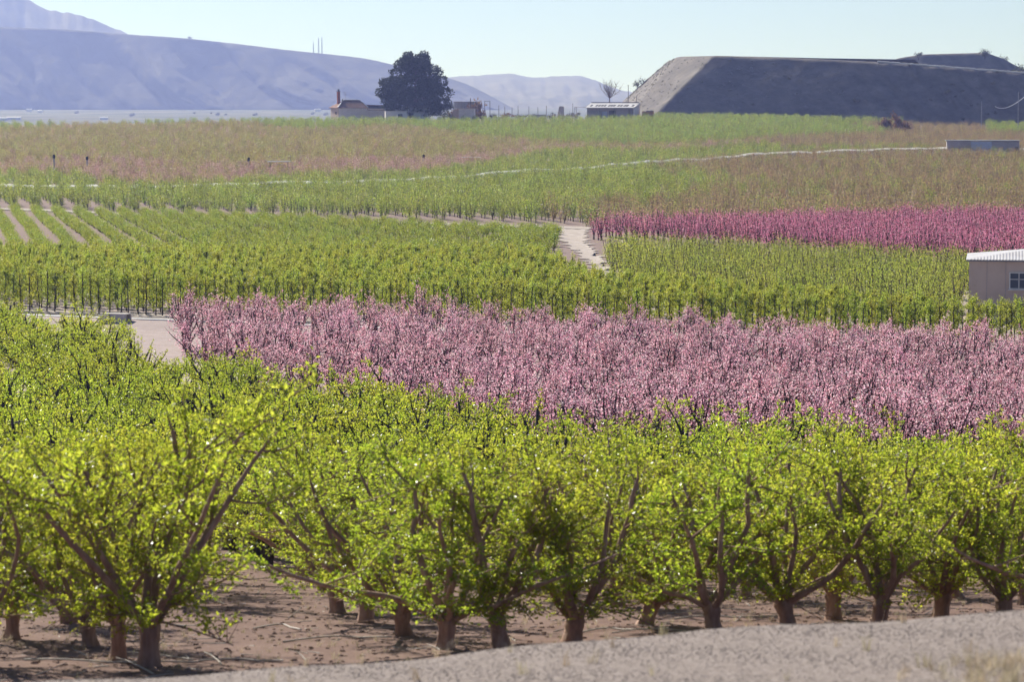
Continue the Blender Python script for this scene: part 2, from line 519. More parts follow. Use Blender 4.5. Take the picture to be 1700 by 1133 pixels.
WALL_UP = [(-200, 474), (0, 474), (200, 474), (430, 478), (640, 496), (800, 517), (950, 548), (1100, 588), (1300, 638), (1500, 662), (1700, 672), (1900, 676)]
G_FRONT = [(-150, 429), (30, 422), (500, 389), (960, 364), (985, 345), (1200, 349), (1700, 367), (1850, 370)]
G_POLY = poly(*(G_FRONT + [(a, d - 2.0) for a, d in WALL_UP[::-1]]))
I_POLY = poly(*([(a, d + 5) for a, d in WALL_UP] + [(1900, 885), (1500, 900), (1440, 922), (1070, 925), (1062, 896), (960, 885), (740, 878), (640, 878), (550, 884), (-150, 890)]))

# ------------------------------------------------------------------ ground
ys = np.concatenate([[-900, -500, -250, -120, -60], np.arange(-25, 14, 3.0), np.arange(14, 30, 0.25), np.arange(30, 62, 0.6), np.arange(62, 260, 1.0), np.arange(260, 1000, 6.0), 1000 * 1.045 ** np.arange(0, 47)])
xs_in = np.concatenate([np.arange(0, 8, 0.35), np.arange(8, 45, 1.0), 45 * 1.06 ** np.arange(0, 92)])
xs = np.concatenate([-xs_in[:0:-1], xs_in])
GX, GY = np.meshgrid(xs, ys)
GZ = gz(GX, np.maximum(GY, 0.0))
nx, ny = len(xs), len(ys)
ii = (np.arange(ny - 1)[:, None] * nx + np.arange(nx - 1)[None, :]).ravel()
gm = MB()
gm.add(np.stack([GX.ravel(), GY.ravel(), GZ.ravel()], 1), np.stack([ii, ii + 1, ii + nx + 1, ii + nx], 1), 0, True)
ground = gm.build("ground", "soil")
tag(ground, "earth ground of the orchards, red-brown near by and paler further off", "ground", kind="structure")
P2 = np.stack([GX.ravel(), GY.ravel()], 1)
soil = np.zeros((len(P2), 4), np.float32)
soil[:, 3] = 1
wx, wy = P2[:, 0], P2[:, 1]
soil[:, 0] = 0.15 + 0.85 * sstep(95, 130, wy + 0.5 * wx) * (1 - 0.72 * sstep(215, 245, wy))  # upper fields toned down to paint in the shade between rows
soil[:, 1] = 1 - sstep(25.2, 27.2, wy)
soil[:, 2] = sstep(950, 1300, wy)
ca = ground.data.color_attributes.new("soil", 'FLOAT_COLOR', 'POINT')
ca.data.foreach_set("color", soil.ravel())


def strip(name, line, width, off, mat, label, cat, step=2.0, edge=0.25):
    """a track laid on the ground along a line of plan points"""
    pts = np.array(line, float)
    seg = np.linalg.norm(np.diff(pts, axis=0), axis=1)
    s = np.concatenate([[0], np.cumsum(seg)])
    t = np.arange(0, s[-1], step)
    X = np.interp(t, s, pts[:, 0]); Y = np.interp(t, s, pts[:, 1])
    k = np.ones(9) / 9
    if len(X) > 20:
        X[4:-4] = np.convolve(X, k, 'valid'); Y[4:-4] = np.convolve(Y, k, 'valid')
    dx, dy = np.gradient(X), np.gradient(Y)
    n = np.hypot(dx, dy)
    nxv, nyv = -dy / n, dx / n
    w = np.interp(t, s, width) if np.ndim(width) else np.full(len(t), width)
    rr = np.random.default_rng(7)
    cols = np.linspace(-0.5, 0.5, 7)
    V = []
    for c in cols:
        j = edge * rr.normal(size=len(t)) * (abs(c) > 0.45)
        xx = X + nxv * (c * w + j); yy = Y + nyv * (c * w + j)
        rut = -0.04 * (abs(abs(c) - 0.17) < 0.05)
        V.append(np.stack([xx, yy, gz(xx, yy) + off + rut * (abs(c) < 0.45)], 1))
    V = np.stack(V, 1).reshape(-1, 3)
    nc = len(cols)
    i2 = (np.arange(len(t) - 1)[:, None] * nc + np.arange(nc - 1)[None, :]).ravel()
    q = MB()
    q.add(V, np.stack([i2, i2 + nc, i2 + nc + 1, i2 + 1], 1), 0, True)
    return tag(q.build(name, mat), label, cat, kind="structure")


wl = [(x, float(wall_y(x)) + 3.6) for x in np.arange(-58, 56, 3.0)]
strip("terrace_track", wl, 3.2, 0.05, "track", "pale dirt track on the terrace above the pink trees", "track")
strip("upper_track", [plan(-200, 424), plan(30, 413), plan(300, 393), plan(500, 380), plan(760, 363), plan(960, 354), plan(1060, 350)], 4.6, 0.1, "track", "thin pale track crossing behind the low tree rows", "track", 3.0)
strip("dirt_path", [plan(950, 358), plan(950, 345), plan(953, 330), plan(961, 312), plan(972, 292), plan(985, 272), plan(999, 254), plan(1016, 236), plan(1038, 214)], (3.8, 3.5, 3.0, 2.5, 2.1, 1.7, 1.5, 1.5, 1.5), 0.07, "track", "pale dirt path running down beside the crimson blossom field", "path", 2.0, 0.5)

# ------------------------------------------------------------------ tree makers
def unit(v):
    v = np.asarray(v, float)
    return v / (np.linalg.norm(v) + 1e-9)


def limb(rng, p0, d0, length, k, wob, up):
    """a crooked line of k points"""
    pts = [np.array(p0, float)]
    d = unit(d0)
    st = length / (k - 1)
    for i in range(k - 1):
        d = unit(d + rng.normal(size=3) * wob + np.array([0, 0, up]))
        pts.append(pts[-1] + d * st)
    return np.array(pts)


def vase_tree(seed, H=3.05, spread=1.55, limbs=5, leaves=5200, bark="bark_near", leaf="leaf_lime", leaf_l=(0.06, 0.11), leaf_w=0.42, trunk_h=0.55, trunk_r=0.135, twigs_thin=1.0, sides=6, bare=0.0):
    rng = np.random.default_rng(seed)
    tb = MB()
    th = trunk_h * rng.uniform(0.85, 1.2)
    lean = rng.normal(size=2) * 0.05
    tp = np.array([[0, 0, -0.12], [0, 0, 0.0], [lean[0] * 0.4, lean[1] * 0.4, th * 0.35], [lean[0] * .8, lean[1] * .8, th * 0.7], [lean[0], lean[1], th], [lean[0], lean[1], th * 1.16]])
    nr, na = 12, 16
    zt = np.linspace(-0.12, th * 1.12, nr)
    an_ = np.arange(na) * 2 * math.pi / na
    rad = np.interp(zt, [-0.12, 0.0, 0.1, th * .5, th * .9, th * 1.12], np.array([1.5, 1.25, 1.05, 0.95, 1.15, 0.6]) * trunk_r)
    ph = rng.uniform(0, 6.28, 4)
    fur = 1 + 0.10 * np.sin(an_[None] * 5 + ph[0] + zt[:, None] * 3) + 0.06 * np.sin(an_[None] * 7 + ph[1] - zt[:, None] * 5) + 0.035 * rng.normal(size=(nr, na))
    cxy = np.stack([np.interp(zt, tp[:, 2], tp[:, 0]), np.interp(zt, tp[:, 2], tp[:, 1])], 1)
    Vt = np.stack([cxy[:, :1] + rad[:, None] * fur * np.cos(an_)[None], cxy[:, 1:] + rad[:, None] * fur * np.sin(an_)[None], np.broadcast_to(zt[:, None], (nr, na))], 2).reshape(-1, 3)
    ft = [(i * na + j, i * na + (j + 1) % na, (i + 1) * na + (j + 1) % na, (i + 1) * na + j) for i in range(nr - 1) for j in range(na)]
    tb.add(Vt, ft, 0, True)
    tb.add(np.vstack([Vt[-na:], [[lean[0], lean[1], th * 1.2]]]), [(j, (j + 1) % na, na, na) for j in range(na)], 0, True)
    ends = []                                     # twigs: polylines that carry leaves
    a0 = rng.uniform(0, 6.28)
    for i in range(limbs):
        az = a0 + 6.283 * i / limbs + rng.normal() * 0.25
        inc = rng.uniform(0.3, 0.8) if rng.random() > 0.16 else rng.uniform(0.8, 1.0)
        if i == limbs - 1 and rng.random() < 0.5:
            inc = rng.uniform(0.08, 0.3)
        d0 = np.array([math.sin(inc) * math.cos(az), math.sin(inc) * math.sin(az), math.cos(inc)])
        Lm = (H - th) / max(0.62, math.cos(inc * 0.62)) * rng.uniform(0.86, 1.08)
        Lm = min(Lm, H * 0.98)
        base = np.array([lean[0], lean[1], th * 0.86]) + d0 * np.array([1, 1, 0.2]) * trunk_r * 0.5
        pl = limb(rng, base, d0, Lm, 9, 0.13, 0.085)
        r0 = trunk_r * rng.uniform(0.40, 0.60)
        rr = np.linspace(r0, r0 * 0.40, 9) * (1 + 0.08 * rng.normal(size=9))
        tb.tube(pl, rr, sides)
        ns = rng.integers(5, 7)
        for s in range(ns):
            u = rng.uniform(0.05, 0.98)
            q = int(u * 8)
            p = pl[q] + (pl[min(q + 1, 8)] - pl[q]) * (u * 8 - q)
            az2 = rng.uniform(0, 6.28)
            out_ = np.array([p[0] - lean[0], p[1] - lean[1], 0.0])
            dd = unit(unit(out_) * rng.uniform(0.0, 0.75) + np.array([math.cos(az2), math.sin(az2), 0]) * 0.85 + np.array([0, 0, rng.uniform(-0.35, 0.85)]))
            L2 = rng.uniform(0.45, 1.15) * spread / 1.55
            p2 = limb(rng, p, dd, L2, 5, 0.18, 0.08)
            tb.tube(p2, np.linspace(r0 * 0.34, 0.008, 5) * twigs_thin, 4, cap=False)
            ends.append((p2, 1.0))
            for w in range(rng.integers(4, 7)):
                uu = rng.uniform(0.15, 1.0)
                q2 = min(int(uu * 4), 3)
                pp = p2[q2] + (p2[q2 + 1] - p2[q2]) * (uu * 4 - q2)
                d3 = unit(rng.normal(size=3) + np.array([0, 0, 0.55]))
                p3 = limb(rng, pp, d3, rng.uniform(0.2, 0.55), 4, 0.2, 0.06)
                tb.tube(p3, np.linspace(0.0075, 0.003, 4) * twigs_thin, 3, cap=False)
                ends.append((p3, 1.4))
        tip = limb(rng, pl[-1], unit(pl[-1] - pl[-2]), rng.uniform(0.25, 0.55), 4, 0.15, 0.05)
        tb.tube(tip, np.linspace(rr[-1] * .6, 0.004, 4), 4, cap=False)
        ends.append((tip, 2.6))
    # water shoots low on the trunk
    for s in range(7):
        az = rng.uniform(0, 6.28)
        p3 = limb(rng, (lean[0], lean[1], th * rng.uniform(0.85, 1.3)), (math.cos(az), math.sin(az), rng.uniform(0.0, 0.6)), rng.uniform(0.4, 1.25), 4, 0.2, 0.0)
        tb.tube(p3, np.linspace(0.01, 0.004, 4), 3, cap=False)
        ends.append((p3, 1.2))
    ln_ = np.array([np.linalg.norm(np.diff(e, axis=0), axis=1).sum() * w for e, w in ends])
    cnt = np.maximum(2, (leaves * ln_ / ln_.sum())).astype(int)
    PP, DD = [], []
    for (e, w), c in zip(ends, cnt):
        u = rng.random(c) * (len(e) - 1)
        q = np.minimum(u.astype(int), len(e) - 2)
        f = (u - q)[:, None]
        PP.append(e[q] * (1 - f) + e[q + 1] * f + rng.normal(size=(c, 3)) * 0.032)
        DD.append(rng.normal(size=(c, 3)) + unit(e[-1] - e[0]) * 0.7 + np.array([0, 0, 0.15]))
    P, D = np.vstack(PP), np.vstack(DD)
    keep = P[:, 2] > 0.38 + 0.22 * rng.random(len(P))
    P, D = P[keep], D[keep]
    lb = MB()
    L = rng.uniform(leaf_l[0], leaf_l[1], len(P))
    lb.leaves(P, D, L, L * leaf_w * rng.uniform(0.8, 1.25, len(P)), rng)
    return tb.mesh("limbs", bark), lb.mesh("leaf_crown", leaf)


def blossom_tree(seed, H=3.2, n=2000, petal="petal_pink", size=(0.04, 0.075)):
    """upright dark limbs set with small flowers from low down to the tips"""
    rng = np.random.default_rng(seed)
    tb = MB()
    th = rng.uniform(0.4, 0.65)
    tb.tube([[0, 0, -0.1], [0, 0, 0.05], [0.02, 0, th * .6], [0, 0.02, th], [0, 0.02, th * 1.15]], np.array([.16, .13, .10, .105, .06]), 7)
    ends = []
    nl = rng.integers(6, 9)
    a0 = rng.uniform(0, 6.28)
    for i in range(nl):
        az = a0 + 6.283 * i / nl + rng.normal() * 0.3
        inc = rng.uniform(0.1, 0.52)
        d0 = np.array([math.sin(inc) * math.cos(az), math.sin(inc) * math.sin(az), math.cos(inc)])
        Lm = (H - th) / max(0.7, math.cos(inc * 0.6)) * rng.uniform(0.78, 1.0)
        pl = limb(rng, (0, 0.02, th * 0.9), d0, Lm, 9, 0.13, 0.08)
        r0 = rng.uniform(0.05, 0.068)
        tb.tube(pl, np.linspace(r0, 0.022, 9), 5)
        ends.append((pl[2:], 0.9))
        for s in range(rng.integers(5, 8)):
            u = rng.uniform(0.18, 1.0)
            q = min(int(u * 8), 7)
            p = pl[q] + (pl[q + 1] - pl[q]) * (u * 8 - q)
            d2 = unit(rng.normal(size=3) * 0.6 + np.array([0, 0, 0.7]) + unit([p[0], p[1], 0]) * 0.5)
            p2 = limb(rng, p, d2, rng.uniform(0.25, 0.75), 5, 0.12, 0.12)
            tb.tube(p2, np.linspace(0.017, 0.007, 5), 4, cap=False)
            ends.append((p2, 1.0))
            for w in range(3):
                uu = rng.uniform(0.1, 1.0)
                q2 = min(int(uu * 4), 3)
                pp = p2[q2] + (p2[q2 + 1] - p2[q2]) * (uu * 4 - q2)
                p3 = limb(rng, pp, unit(rng.normal(size=3) + np.array([0, 0, .8])), rng.uniform(0.25, 0.55), 3, 0.15, 0.05)
                tb.tube(p3, np.linspace(0.006, 0.003, 3), 3, cap=False)
                ends.append((p3, 1.5))
        tip = limb(rng, pl[-1], unit(pl[-1] - pl[-2]), rng.uniform(0.25, 0.5), 3, 0.1, 0.1)
        tb.tube(tip, np.linspace(0.016, 0.005, 3), 3, cap=False)
        ends.append((tip, 2.0))
    ln_ = np.array([np.linalg.norm(np.diff(e, axis=0), axis=1).sum() * w for e, w in ends])
    cnt = np.maximum(2, (n * ln_ / ln_.sum())).astype(int)
    PP = []
    for (e, w), c in zip(ends, cnt):
        u = rng.random(c) * (len(e) - 1)
        q = np.minimum(u.astype(int), len(e) - 2)
        f = (u - q)[:, None]
        PP.append(e[q] * (1 - f) + e[q + 1] * f + rng.normal(size=(c, 3)) * 0.022)
    P = np.vstack(PP)
    lb = MB()
    L = rng.uniform(size[0], size[1], len(P))
    lb.leaves(P, rng.normal(size=P.shape), L, L * 0.9, rng, fold=0.15)
    return tb.mesh("limbs", "bark_dark"), lb.mesh("blossom", petal)


def column_tree(seed, H=2.75, n=1500, leaf="leaf_trellis"):
    """straight slender stem with a leafy column around it"""
    rng = np.random.default_rng(seed)
    tb = MB()
    lean = rng.normal(size=2) * 0.10
    k = 7
    zz = np.linspace(-0.1, H * 0.93, k)
    pl = np.stack([lean[0] * zz / H + rng.normal(size=k) * 0.018, lean[1] * zz / H + rng.normal(size=k) * 0.018, zz], 1)
    tb.tube(pl, np.linspace(0.052, 0.028, k), 6)
    ends = []
    for i in range(24):
        z = rng.uniform(0.09, 1.0) ** 0.85 * H * 0.92
        if z < 0.28: continue
        c = np.array([np.interp(z, zz, pl[:, 0]), np.interp(z, zz, pl[:, 1]), z])
        az = rng.uniform(0, 6.28)
        p2 = limb(rng, c, (math.cos(az), math.sin(az), rng.uniform(0.1, 0.9)), rng.uniform(0.3, 0.62) * (1.1 - 0.3 * z / H), 4, 0.15, 0.08)
        tb.tube(p2, np.linspace(0.013, 0.005, 4), 3, cap=False)
        ends.append((p2, 1.0))
    tip = limb(rng, pl[-1], (0, 0, 1), 0.35, 3, 0.15, 0.1)
    tb.tube(tip, np.linspace(0.015, 0.005, 3), 3, cap=False)
    ends.append((tip, 1.6))
    cnt = np.maximum(3, int(n / len(ends))) * np.ones(len(ends), int)
    PP = []
    for (e, w), c in zip(ends, cnt):
        u = rng.random(c) * (len(e) - 1)
        q = np.minimum(u.astype(int), len(e) - 2)
        f = (u - q)[:, None]
        PP.append(e[q] * (1 - f) + e[q + 1] * f + rng.normal(size=(c, 3)) * 0.06)
    P = np.vstack(PP)
    P = P[P[:, 2] > 0.22]
    lb = MB()
    L = rng.uniform(0.055, 0.10, len(P))
    lb.leaves(P, rng.normal(size=P.shape), L, L * 0.6, rng)
    return tb.mesh("stem", "bark_dark"), lb.mesh("leaf_crown", leaf)


def small_tree(name, seed, H=2.8, W=1.2, stems=5, n=260, mats=("bark_dark", "leaf_upland"), size=(0.10, 0.19), low=0.15, trunk=0.3, upright=0.6, stem_r=0.035, joined=True, lw=0.6):
    """a tree for the distance: trunk, upright whips and loose leaves in one mesh"""
    rng = np.random.default_rng(seed)
    q = MB()
    q.tube([[0, 0, -0.15], [0, 0, trunk * .5], [0, 0, trunk]], [stem_r * 2.2, stem_r * 1.9, stem_r * 1.7], 5)
    PP = []
    for i in range(stems):
        az = 6.283 * i / stems + rng.normal() * 0.4
        r = W * 0.5 * rng.uniform(0.25, 1.0)
        hh = H * rng.uniform(0.72, 1.0)
        e = np.array([[0, 0, trunk * 0.85], [r * 0.55 * math.cos(az), r * 0.55 * math.sin(az), trunk + (hh - trunk) * (0.5 - 0.2 * (1 - upright))], [r * math.cos(az), r * math.sin(az), hh]])
        e[1:] += rng.normal(size=(2, 3)) * 0.06
        q.tube(e, [stem_r, stem_r * 0.7, stem_r * 0.25], 3, cap=False)
        c = n // stems
        u = (low + (1 - low) * rng.random(c)) * 2
        k = np.minimum(u.astype(int), 1)
        f = (u - k)[:, None]
        P = e[k] * (1 - f) + e[k + 1] * f
        sp = 0.05 + 0.18 * W / 1.2
        PP.append(P + rng.normal(size=(c, 3)) * np.array([sp, sp, sp * 0.8]))
    P = np.vstack(PP)
    P = P[P[:, 2] > trunk * 0.6]
    L = rng.uniform(size[0], size[1], len(P))
    q.leaves(P, rng.normal(size=P.shape) + np.array([0, 0, 0.5]), L, L * lw, rng, mat=1)
    return q.mesh(name, list(mats))


def rows_in(polygon, spacing, along, ang, jit, rng, origin=(0, 0)):
    """planting positions on a grid turned by ang, inside a polygon"""
    P = np.array(polygon)
    c = P.mean(0)
    rad = np.linalg.norm(P - c, axis=1).max() + 5
    u = np.arange(-rad, rad, spacing)
    v = np.arange(-rad, rad, along)
    U, V = np.meshgrid(u, v, indexing='ij')
    V = V + (np.arange(len(u)) % 2)[:, None] * along * 0.5
    sn, cs = math.sin(ang), math.cos(ang)          # rows run along (sin, cos)
    X = c[0] + U * cs + V * sn + origin[0]
    Y = c[1] - U * sn + V * cs + origin[1]
    Q = np.stack([X.ravel(), Y.ravel()], 1)
    Q = Q + rng.normal(size=Q.shape) * jit
    Q = Q[inpoly(Q, polygon)]
    lim = 0.185 * Q[:, 1] + 3.5
    Q = Q[np.abs(Q[:, 0]) < lim]
    return Q[np.argsort(Q[:, 1])]


ROWANG = math.atan2(-0.235, 1.0)


def place_tree(name, parts, x, y, rz, sc, label, cat, group, zoff=0.0):
    """a tree thing: an Empty at its foot with trunk and crown meshes as children, or one mesh when far off"""
    z = float(gz(x, y)) + zoff
    if len(parts) == 1:
        o = bpy.data.objects.new(name, parts[0][1])
        COL.objects.link(o)
        o.location = (x, y, z)
        o.rotation_euler = (0, 0, rz)
        o.scale = (sc[0], sc[0], sc[1])
    else:
        o = empty(name, (x, y, z), rz)
        o.scale = (sc[0], sc[0], sc[1])
        for nm, me in parts:
            c = bpy.data.objects.new(nm, me)
            COL.objects.link(c)
            c.parent = o
    return tag(o, label, cat, group)


STORE = bpy.data.collections


def scatter(name, Q, meshes, rng, label, cat, smin, smax, zs=None, var=None):
    """many like trees as one mass: a point cloud that instances tree meshes"""
    if len(Q) == 0:
        return None
    col = STORE.new(name + "_kinds")
    for k, me in enumerate(meshes):
        o = bpy.data.objects.new("%s_kind_%02d" % (name, k), me)
        col.objects.link(o)
    pm = bpy.data.meshes.new(name)
    N = len(Q)
    pm.vertices.add(N)
    co = np.stack([Q[:, 0], Q[:, 1], gz(Q[:, 0], Q[:, 1])], 1)
    pm.vertices.foreach_set("co", co.astype(np.float32).ravel())
    a = pm.attributes.new("rot", 'FLOAT_VECTOR', 'POINT')
    rot = np.zeros((N, 3), np.float32)
    rot[:, 2] = rng.uniform(0, 6.28, N)
    rot[:, :2] = rng.normal(size=(N, 2)) * 0.04
    a.data.foreach_set("vector", rot.ravel())
    a = pm.attributes.new("scl", 'FLOAT_VECTOR', 'POINT')
    s = rng.uniform(smin, smax, N)
    if zs is not None:
        s = s * zs
    sc = np.stack([s * rng.uniform(0.9, 1.1, N)] * 2 + [s], 1)
    a.data.foreach_set("vector", sc.astype(np.float32).ravel())
    a = pm.attributes.new("var", 'INT', 'POINT')
    vv = rng.integers(0, len(meshes), N) if var is None else var
    a.data.foreach_set("value", vv.astype(np.int32))
    o = bpy.data.objects.new(name, pm)
    COL.objects.link(o)
    ng = bpy.data.node_groups.new(name, 'GeometryNodeTree')
    ng.interface.new_socket("Geometry", in_out='INPUT', socket_type='NodeSocketGeometry')
    ng.interface.new_socket("Geometry", in_out='OUTPUT', socket_type='NodeSocketGeometry')
    N_ = ng.nodes
    gi, go = N_.new("NodeGroupInput"), N_.new("NodeGroupOutput")
    ci = N_.new("GeometryNodeCollectionInfo")
    ci.inputs["Collection"].default_value = col
    ci.inputs["Separate Children"].default_value = True
    ci.inputs["Reset Children"].default_value = True
    io = N_.new("GeometryNodeInstanceOnPoints")
    io.inputs["Pick Instance"].default_value = True

    def named(nm, ty):
        n = N_.new("GeometryNodeInputNamedAttribute")
        n.data_type = ty
        n.inputs["Name"].default_value = nm
        return [s for s in n.outputs if s.enabled][0]
    L = ng.links
    L.new(gi.outputs[0], io.inputs["Points"])
    L.new(ci.outputs[0], io.inputs["Instance"])
    L.new(named("var", 'INT'), io.inputs["Instance Index"])
    L.new(named("rot", 'FLOAT_VECTOR'), io.inputs["Rotation"])
    L.new(named("scl", 'FLOAT_VECTOR'), io.inputs["Scale"])
    L.new(io.outputs[0], go.inputs[0])
    md = o.modifiers.new("trees", 'NODES')
    md.node_group = ng
    return tag(o, label, cat, kind="stuff")


def joined(me1, me2, name):
    """trunk and crown meshes as one mesh with two materials"""
    o1 = bpy.data.meshes.new(name)
    import bmesh
    bm = bmesh.new()
    bm.from_mesh(me1)
    n1 = len(bm.faces)
    bm.from_mesh(me2)
    bm.faces.ensure_lookup_table()
    for f in bm.faces[n1:]:
        f.material_index = 1
    bm.to_mesh(o1)
    bm.free()
    o1.materials.append(me1.materials[0])
    o1.materials.append(me2.materials[0])
    return o1


# ------------------------------------------------------------------ near orchard: leafy vase-shaped trees
rng = np.random.default_rng(11)
near_kinds = [vase_tree(100 + k, H=2.75, limbs=[7, 6, 8, 7, 6, 7, 8][k], leaves=6600, leaf_l=(0.045, 0.085), leaf_w=0.48, trunk_h=0.43, trunk_r=0.102) for k in range(7)]
mid_kinds = [vase_tree(140 + k, H=2.7, limbs=7, leaves=3900, bark="bark_dark", leaf_l=(0.06, 0.10), leaf_w=0.5, trunk_r=0.16, sides=5) for k in range(5)]


def ground_y(px, py):
    """distance at which the line of sight through a pixel meets the ground"""
    r = ray(px, py)
    t = np.linspace(27.5, 1000, 20000)
    z = r[2] / r[1] * t
    g = gz(r[0] / r[1] * t, t)
    k = np.argmax(z < g)
    return r[0] / r[1] * t[k], t[k]


FRONT = [  # foot of the trunk in the photograph, which build, turn, size, label
    (248, 1108, 0, 0.3, (1.22, 1.26), "big leafy peach tree at the front left, upright limb above a split trunk"),
    (196, 1098, 1, 2.1, (0.95, 0.93), "leafy peach tree whose thick trunk stands just behind the big front left one"),
    (150, 1074, 2, 4.0, (0.95, 0.95), "leafy peach tree third in the leftmost row of trunks"),
    (112, 1036, 3, 1.0, (1.0, 1.0), "leafy peach tree fourth in the leftmost row of trunks"),
    (738, 1079, 4, 0.9, (0.98, 0.98), "leafy peach tree with a forked pale trunk heading the middle row of four"),
    (672, 1056, 5, 3.3, (0.97, 0.96), "leafy peach tree second in the middle row of four, straight trunk"),
    (606, 1035, 6, 5.1, (0.98, 0.97), "leafy peach tree third in the middle row of four"),
    (561, 1019, 0, 1.9, (1.0, 0.97), "leafy peach tree last and smallest-looking in the middle row of four"),
    (832, 1078, 1, 5.6, (0.98, 1.0), "leafy peach tree with a stout Y-forked trunk at the edge of the gravel bank"),
    (950, 1068, 3, 2.6, (1.05, 1.02), "leafy peach tree with several long bare upright limbs, centre of the front"),
    (1070, 1040, 2, 0.2, (1.0, 0.97), "leafy peach tree on a straight trunk set back right of centre"),
    (1186, 1053, 4, 4.4, (1.02, 0.98), "leafy peach tree with a three-way crotch, right of centre"),
    (1310, 1044, 5, 1.2, (1.0, 1.0), "leafy peach tree with wide low limbs behind the bank on the right"),
    (1385, 1030, 6, 3.0, (0.95, 0.95), "leafy peach tree with a thin trunk half hidden on the right"),
    (1458, 1042, 1, 2.2, (1.04, 1.02), "leafy peach tree with a fan of limbs rising from the bank edge"),
    (1560, 1030, 0, 4.9, (1.02, 1.0), "leafy peach tree just before the right end of the front row"),
    (1668, 1034, 3, 5.2, (1.06, 1.03), "leafy peach tree at the right end of the front row"),
]
GA = "leafy peach trees of the near orchard"
front_xy = []
for px, py, k, rz, sc, lab in FRONT:
    x, y = ground_y(px, py)
    front_xy.append((x, y))
    sc = (sc[0] * (1.0 if px < 260 else 1.14), sc[1] * (1.0 if px < 240 else 0.9 if px < 260 else 0.87))
    place_tree("leafy_peach_tree", [("trunk", near_kinds[k][0]), ("crown", near_kinds[k][1])], x, y, rz, sc, lab, "peach tree", GA)
# left of the picture's edge the row goes on
for px, py, k, rz, lab in ((20, 1062, 4, 2.0, "leafy peach tree nearest the left edge, in front of the leftmost row"), (-40, 1105, 6, 0.5, "leafy peach tree cut by the lower left edge, only branches showing"),
                           (-95, 1062, 2, 0.8, "leafy peach tree beyond the left edge, a few twigs showing"), (1770, 1050, 4, 1.0, "leafy peach tree mostly cut off by the right edge")):
    x, y = ground_y(px, py)
    front_xy.append((x, y))
    place_tree("leafy_peach_tree", [("trunk", near_kinds[k][0]), ("crown", near_kinds[k][1])], x, y, rz, (1.0, 0.9), lab, "peach tree", GA)
Q = rows_in(A_POLY, 3.5, 2.7, ROWANG, 0.18, rng)
fx = np.array(front_xy)
n_near = 0
for i, (x, y) in enumerate(Q):
    if np.min(np.hypot(fx[:, 0] - x, fx[:, 1] - y)) < 2.0:
        continue
    if y < 62:
        k = int(rng.integers(0, 7)); pr = near_kinds[k]
        lab = "leafy lime-green peach tree in the rows just behind the front row"
    elif y < 100:
        k = int(rng.integers(0, 5)); pr = mid_kinds[k]
        lab = "leafy lime-green peach tree in the middle of the near orchard"
    else:
        k = int(rng.integers(0, 5)); pr = mid_kinds[k]
        lab = "leafy lime-green peach tree in the far left corner of the near orchard"
    s = rng.uniform(0.9, 1.07)
    place_tree("leafy_peach_tree", [("trunk", pr[0]), ("crown", pr[1])], x, y, rng.uniform(0, 6.28), (s * 1.1, s * rng.uniform(0.95, 1.04) * float(np.interp(y, [42, 80, 120], [0.87, 1.04, 1.06]))), lab, "peach tree", GA)
    n_near += 1
print("near", n_near)

# ------------------------------------------------------------------ lower terrace: pink blossom
pink_kinds = [blossom_tree(200 + k, H=3.1, n=1800, size=(0.04, 0.074)) for k in range(6)]
Q = rows_in(B_POLY, 3.0, 2.4, ROWANG + 0.55, 0.38, rng)
print("pink", len(Q))
GB = "pink blossom trees on the lower terrace"
i_left = int(np.argmin(Q[:300, 0] / Q[:300, 1]))
for i, (x, y) in enumerate(Q[:300]):
    pr = pink_kinds[int(rng.integers(0, 6))]
    s = rng.uniform(0.88, 1.08)
    place_tree("pink_blossom_tree", [("trunk", pr[0]), ("blossom", pr[1])], x, y, rng.uniform(0, 6.28), (s, s * rng.uniform(0.92, 1.06)),
               "leftmost pink blossom tree, where the pale track meets the pink block" if i == i_left else "peach tree in pale pink blossom with bare dark limbs on the lower terrace", "blossom tree", GB)
if len(Q) > 300:
    scatter("pink_blossom_trees", Q[300:], [joined(a_, b_, "pink_tree") for a_, b_ in pink_kinds], rng, "farther rows of pale pink blossom trees along the terrace wall", "blossom trees", 0.88, 1.08)

# ------------------------------------------------------------------ trellis block: straight slender stems in close rows
col_kinds = [column_tree(300 + k) for k in range(6)]
front_kinds = [column_tree(330 + k, n=1000) for k in range(6)]
wang = math.atan2(1.0, -0.48)                    # rows run along the terrace track
Q = rows_in(C_POLY, 2.6, 0.72, wang, 0.10, rng)
dist = Q[:, 1] - np.array([wall_y(x) for x in Q[:, 0]])
Q = Q[np.argsort(dist)]
dist_s = np.sort(dist)
print("trellis", len(Q))
fr = 1.0 - 0.14 * np.clip((Q[:, 0] - 5) / 30, 0, 1)
for i, (x, y) in enumerate(Q[:300]):
    pr = (front_kinds if dist_s[i] < 6.6 else col_kinds)[int(rng.integers(0, 6))]
    s = rng.uniform(0.9, 1.1)
    place_tree("slender_fruit_tree", [("trunk", pr[0]), ("crown", pr[1])], x, y, rng.uniform(0, 6.28), (s, s * fr[i]),
               "slender green fruit tree, straight dark stem, close front rows above the terrace", "fruit tree", "slender trees in the close rows")
scatter("slender_fruit_trees", Q[300:], [joined(a_, b_, "slender_tree") for a_, b_ in col_kinds], rng,
        "close-planted slender green trees filling the block behind the front rows", "fruit trees", 0.9, 1.1, zs=fr[300:])


